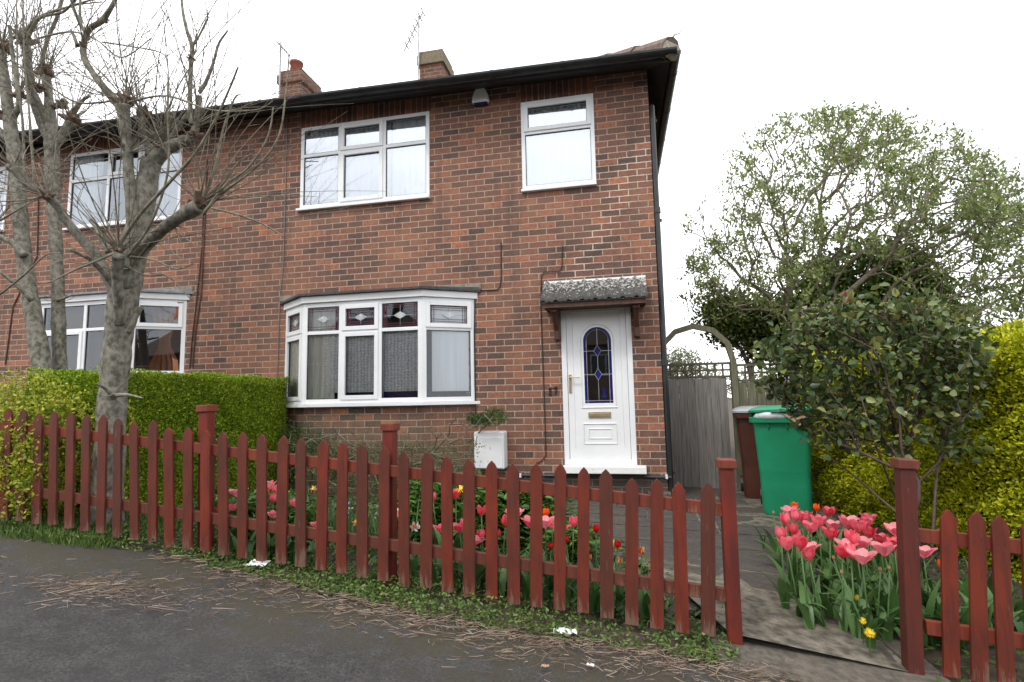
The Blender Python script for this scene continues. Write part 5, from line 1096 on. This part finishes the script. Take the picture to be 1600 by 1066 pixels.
for i, (x, y) in enumerate(((465, 815), (490, 830), (560, 860), (590, 870), (520, 850), (630, 860))):
    clump('daffodil_clump', 'plant', 'clump of narrow daffodil leaves behind the pickets below the bay window', 'narrow leaved bulb clumps', atG(x, y), 26, .42, .008, 'tulipleaf', (.2, 1.0), .05)
def herb(p, n, rad_, h, size, mt, label, grp, name='garden_perennial'):
    P = np.array([p[0], p[1], g(p[0], p[1])])+np.c_[rng.normal(size=(n, 2))*rad_*.5, rng.random(n)**.7*h]
    o = leaves(name, P, np.c_[rng.normal(size=(n, 2)), rng.uniform(-.1, .7, n)], size, .36, M[mt], None, (p[0], p[1], g(p[0], p[1])), up=2); return tag(o, label, 'plant', grp)
for (x, y, r_, h) in ((665, 830, .34, .46), (700, 838, .34, .48), (735, 842, .30, .48), (775, 850, .28, .46), (815, 850, .26, .46), (850, 850, .24, .44), (640, 840, .25, .3), (890, 880, .18, .25), (380, 838, .25, .30), (420, 842, .25, .30), (455, 850, .2, .26)):
    herb(atG(x, y), 900, r_, h, .075, 'herb', 'bushy clump of cut green leaves behind the picket fence', 'bushy green perennials behind the fence')
# fine dark shrub against the bay wall, climbing twigs, and a conifer sprig on the meter box
ws = empty('wall_shrub', tuple(atG(600, 790)), 'straggly half bare shrub trained against the brickwork below the bay window', 'shrub')
def shp(n, shapes, Y, dY): return crown_targets(n, shapes, Y, dY)
T = shp(420, [(510, 695, 70, 35, 2), (600, 700, 60, 40, 2), (690, 690, 60, 35, 2), (560, 740, 120, 40, 2), (740, 660, 40, 15, .8), (660, 740, 90, 40, 2)], -.60, .18); r0 = atG(600, 790); r0 = np.array([-3.2, -.65, g(-3.2, -.65)])
ch, tips, nodes, rad = grow([r0, r0+np.array([0, 0, .15])], T, .1, .0030, .36, .016, .22, .25); chains_mesh('stems', ch, M['twig'], ws)
k = 5200; P = T[rng.integers(0, len(T), k)]+rng.normal(size=(k, 3))*.06; m_ = (P[:, 2] < .35+.1*rng.random(k)); P = P[m_ | (P[:, 0] < -4.0)]
leaves('leaves', P, rng.normal(size=(len(P), 3)), .022, .5, M['conifer'], ws)
def spray(name, label, pts, n, size):
    e = empty(name, tuple(atY(pts[0][0], pts[0][1], -.35)), label, 'shrub'); P = []; D = []
    b = MB()
    for (x, y, rx_, ry_) in pts:
        for k in range(n):
            a_ = rng.random()*6.28; r_ = math.sqrt(rng.random()); c_ = atY(x+rx_*r_*math.cos(a_), y+ry_*r_*math.sin(a_), -.32+rng.normal()*.08); d_ = np.array([rng.normal()*.5+.2, -.3, .6]); P += [c_+d_*t*.07+rng.normal(size=3)*.008 for t in lin(0, 1, 7)]; D += [d_+rng.normal(size=3)*.5 for t in range(7)]
    leaves('leaves', P, D, size, .22, M['conifer'], e)
    o_ = atY(pts[0][0]-36, 690, -.1); b.tube([np.array([o_[0], -.1, g(o_[0], -.1)]), o_, atY(pts[0][0], pts[0][1], -.34)], [.012, .01, .006], 6); b.build('stem', M['bark2'], e); return e
spray('conifer', 'feathery green conifer sprig above the white meter box', [(770, 655, 20, 13), (748, 660, 18, 8)], 120, .035)
spray('conifer', 'low dark conifer at the left end of the bay wall', [(465, 690, 30, 30), (500, 720, 40, 40), (540, 750, 50, 40), (450, 730, 20, 40)], 160, .035)
# daffodils, narcissi, dandelions
def daisy(name, cat, label, grp, x, y, H_, rad_, mt, core, npt=6, w_=.5, face=(0, -1, .5), cup=.5):
    p = atG(x, y, H_); gz = g(p[0], p[1]); e = empty(name, (p[0], p[1], gz), label, cat, grp); c_ = np.array([p[0], p[1], gz+H_])
    b = MB(); b.tube([(p[0], p[1]+.03, gz-.01), (p[0], p[1]+.01, gz+H_*.6), c_], .003, 5); b.build('stem', M['tulipleaf'], e)
    f = np.array(face, float); f /= np.linalg.norm(f); s_ = np.cross(f, [0, 0, 1]); s_ /= np.linalg.norm(s_); u_ = np.cross(s_, f)
    P = np.repeat(c_[None], npt, 0); a_ = np.arange(npt)*2*math.pi/npt; D = np.cos(a_)[:, None]*s_+np.sin(a_)[:, None]*u_+f*.15
    leaves('petals', P, D, np.full(npt, rad_), w_, M[mt], e)
    b = MB(); b.tube([c_+f*.001, c_+f*rad_*cup], [rad_*.22, rad_*.3], 9); b.build('flower_centre', M[core], e)
daisy('daffodil', 'daffodil', 'yellow daffodil above the top rail below the meter box', None, 721, 765, .50, .045, 'yellow', 'yellow')
daisy('daffodil', 'daffodil', 'yellow daffodil between pickets just left of the middle post, upper one', None, 467, 745, .50, .035, 'yellow', 'yellow', face=(.5, -1, -.4))
daisy('daffodil', 'daffodil', 'faded yellow daffodil below the left corner of the bay window', None, 490, 765, .45, .032, 'striped', 'yellow')
daisy('daffodil', 'daffodil', 'low pale daffodil left of the middle fence post', None, 557, 817, .30, .035, 'striped', 'yellow')
daisy('narcissus', 'narcissus', 'white narcissus just right of the middle fence post, upper one', None, 624, 802, .36, .042, 'whitep', 'orange', 6, .7)
daisy('narcissus', 'narcissus', 'white narcissus right of the middle fence post, lower one', None, 649, 824, .34, .042, 'whitep', 'orange', 6, .7)
for (x, y, lb) in ((1344, 935, 'uppermost of three yellow dandelions by the path edge'), (1352, 971, 'middle one of three yellow dandelions by the path edge'), (1363, 991, 'largest and lowest of three yellow dandelions by the path edge')):
    daisy('dandelion', 'dandelion', lb, None, x-4, y, .17, .022 if y < 980 else .030, 'yellow', 'yellow', 22, .2, (0, -1, 1), .3)
for k in range(14):
    x, y = 540+rng.random()*60, 785+rng.random()*25; daisy('forget_me_not', 'flower', 'tiny pale blue flower left of the middle fence post', 'tiny blue flowers', x, y, .22, .012, 'bluep', 'yellow', 5, .8)

# ------------------------------------------------------------------ verge weeds, straw, litter
k = 15000; X = rng.uniform(-6, .12, k); e_ = np.array([edge(x) for x in X]); Yv = e_+rng.random(k)**1.3*(.42)-.03; dens_ = np.sin(X*2.2)*.25+np.sin(X*5.7+1)*.2+.72; keep = rng.random(k) < dens_; X, Yv = X[keep], Yv[keep]
P = np.c_[X, Yv, [g(x, y) for x, y in zip(X, Yv)]]; P[:, 2] += rng.random(len(P))**2*.055*(1+.5*np.sin(X*3)); 
o = leaves('verge_weeds', P, np.c_[rng.normal(size=(len(P), 2)), rng.uniform(.1, .9, len(P))], .026, .5, M['weed'], up=1.5); tag(o, kind='stuff', label='low green weeds along the foot of the fence', cat=None)
k = 5000; Xg = rng.uniform(-6, -3.9, k); Yg = rng.uniform(-3.45, -2.6, k); P = np.c_[Xg, Yg, [g(x, y) for x, y in zip(Xg, Yg)]]; o = leaves('grass', P, np.c_[rng.normal(size=(k, 2))*.4, np.ones(k)], .07, .08, M['weed']); tag(o, kind='stuff', label='grass tufts under the left end of the fence')
k = 6000; Xg = rng.uniform(-4.6, .3, k); Yg = rng.uniform(-3.1, -.8, k); kk = [not inpath(x-.15, y) for x, y in zip(Xg, Yg)]; Xg, Yg = Xg[kk], Yg[kk]; P = np.c_[Xg, Yg, [g(x, y) for x, y in zip(Xg, Yg)]]; P[:, 2] += rng.random(len(P))*.05; o = leaves('ground_cover', P, np.c_[rng.normal(size=(len(P), 2)), rng.uniform(.1, .9, len(P))], .05, .4, M['herb'], up=1.5); tag(o, kind='stuff', label='low green ground cover in the flower bed')
k = 2600; Xg = rng.uniform(.9, 3.2, k); Yg = rng.uniform(-3.45, -1.2, k); P = np.c_[Xg, Yg, [g(x, y) for x, y in zip(Xg, Yg)]]; P[:, 2] += rng.random(k)*.03; o = leaves('bed_weeds', P, np.c_[rng.normal(size=(k, 2)), rng.uniform(.1, .9, k)], .035, .45, M['herb'], up=1.5); tag(o, kind='stuff', label='weeds in the bed right of the path')
def straw(n):
    P = []; D = []; Ls = []
    def add(x, y, l, c): 
        z = g(x, y)+.016+rng.random()*.012*c; a_ = rng.normal()*.6+(0 if rng.random() < .7 else 1.2); P.append((x, y, z)); D.append((math.cos(a_)*rng.choice([-1, 1]), math.sin(a_), rng.normal()*.06)); Ls.append(l)
    for k in range(n):
        q_ = rng.random()
        if q_ < .58: x = -4.0+rng.normal()*.5; y = -3.78-.10*(x+4)+rng.normal()*.10; 
        elif q_ < .72: x = rng.uniform(-3.6, .2); y = edge(x)-.03-abs(rng.normal())*.06
        else: x = rng.uniform(-3.0, .4); y = edge(x)-.16+rng.normal()*.11
        add(x, y, rng.uniform(.012, .075)*(1.6 if rng.random() < .15 else 1), 1)
    return np.array(P), np.array(D), np.array(Ls)
P, D, Ls = straw(4800); b = MB()
for p_, d_, l_ in zip(P, D, Ls):
    l_ = l_*rng.uniform(.8, 2.2) if rng.random() < .5 else l_; d_ = d_/np.linalg.norm(d_); sd_ = np.array([-d_[1], d_[0], 0]); cv_ = rng.normal()*.22; r_ = rng.uniform(.0007, .0019)
    b.tube([p_, p_+d_*l_*.5+sd_*cv_*l_*.5, p_+d_*l_+rng.normal(size=3)*[.1, .1, .04]*l_], [r_, r_, r_*.5], 3, cap=False)
o = b.build('dry_stems', M['straw'], None, fixn=False); tag(o, kind='stuff', label='dry dead stems strewn over the tarmac')
def litter(x, y, s_, label, name='paper_scrap', mt='paper', cat='litter'):
    p = atG(x, y); b = MB(); n = 7; rows = [[(p[0]+s_*(i/n-.5)*1.6+rng.normal()*s_*.07, p[1]+s_*(j/n-.5)+rng.normal()*s_*.07, g(p[0], p[1])+.02+abs(rng.normal())*s_*.16) for i in range(n+1)] for j in range(n+1)]; b.grid(rows)
    tag(b.build(name, M[mt], None, (p[0], p[1], g(p[0], p[1])), smooth=False, fixn=False), label, cat)
litter(884, 995, .075, 'crumpled white paper scrap on the weedy edge below the fence'); litter(402, 888, .085, 'flat white wrapper under the fence near the left post'); litter(923, 1048, .022, 'small pale scrap on the tarmac near the bottom edge')
litter(600, 935, .03, 'brown dead leaf on the verge below the middle post', 'dead_leaf', 'card', 'leaf'); litter(852, 1052, .022, 'yellowish dead leaf on the tarmac at the bottom', 'dead_leaf', 'card', 'leaf')

for o in [q for q in list(COL.objects) if q.name.startswith('tulip') and q.type == 'EMPTY' and abs(q.location.x) < 1e-6 and abs(q.location.y) < 1e-6]:
    for c_ in list(o.children): bpy.data.objects.remove(c_)
    bpy.data.objects.remove(o)
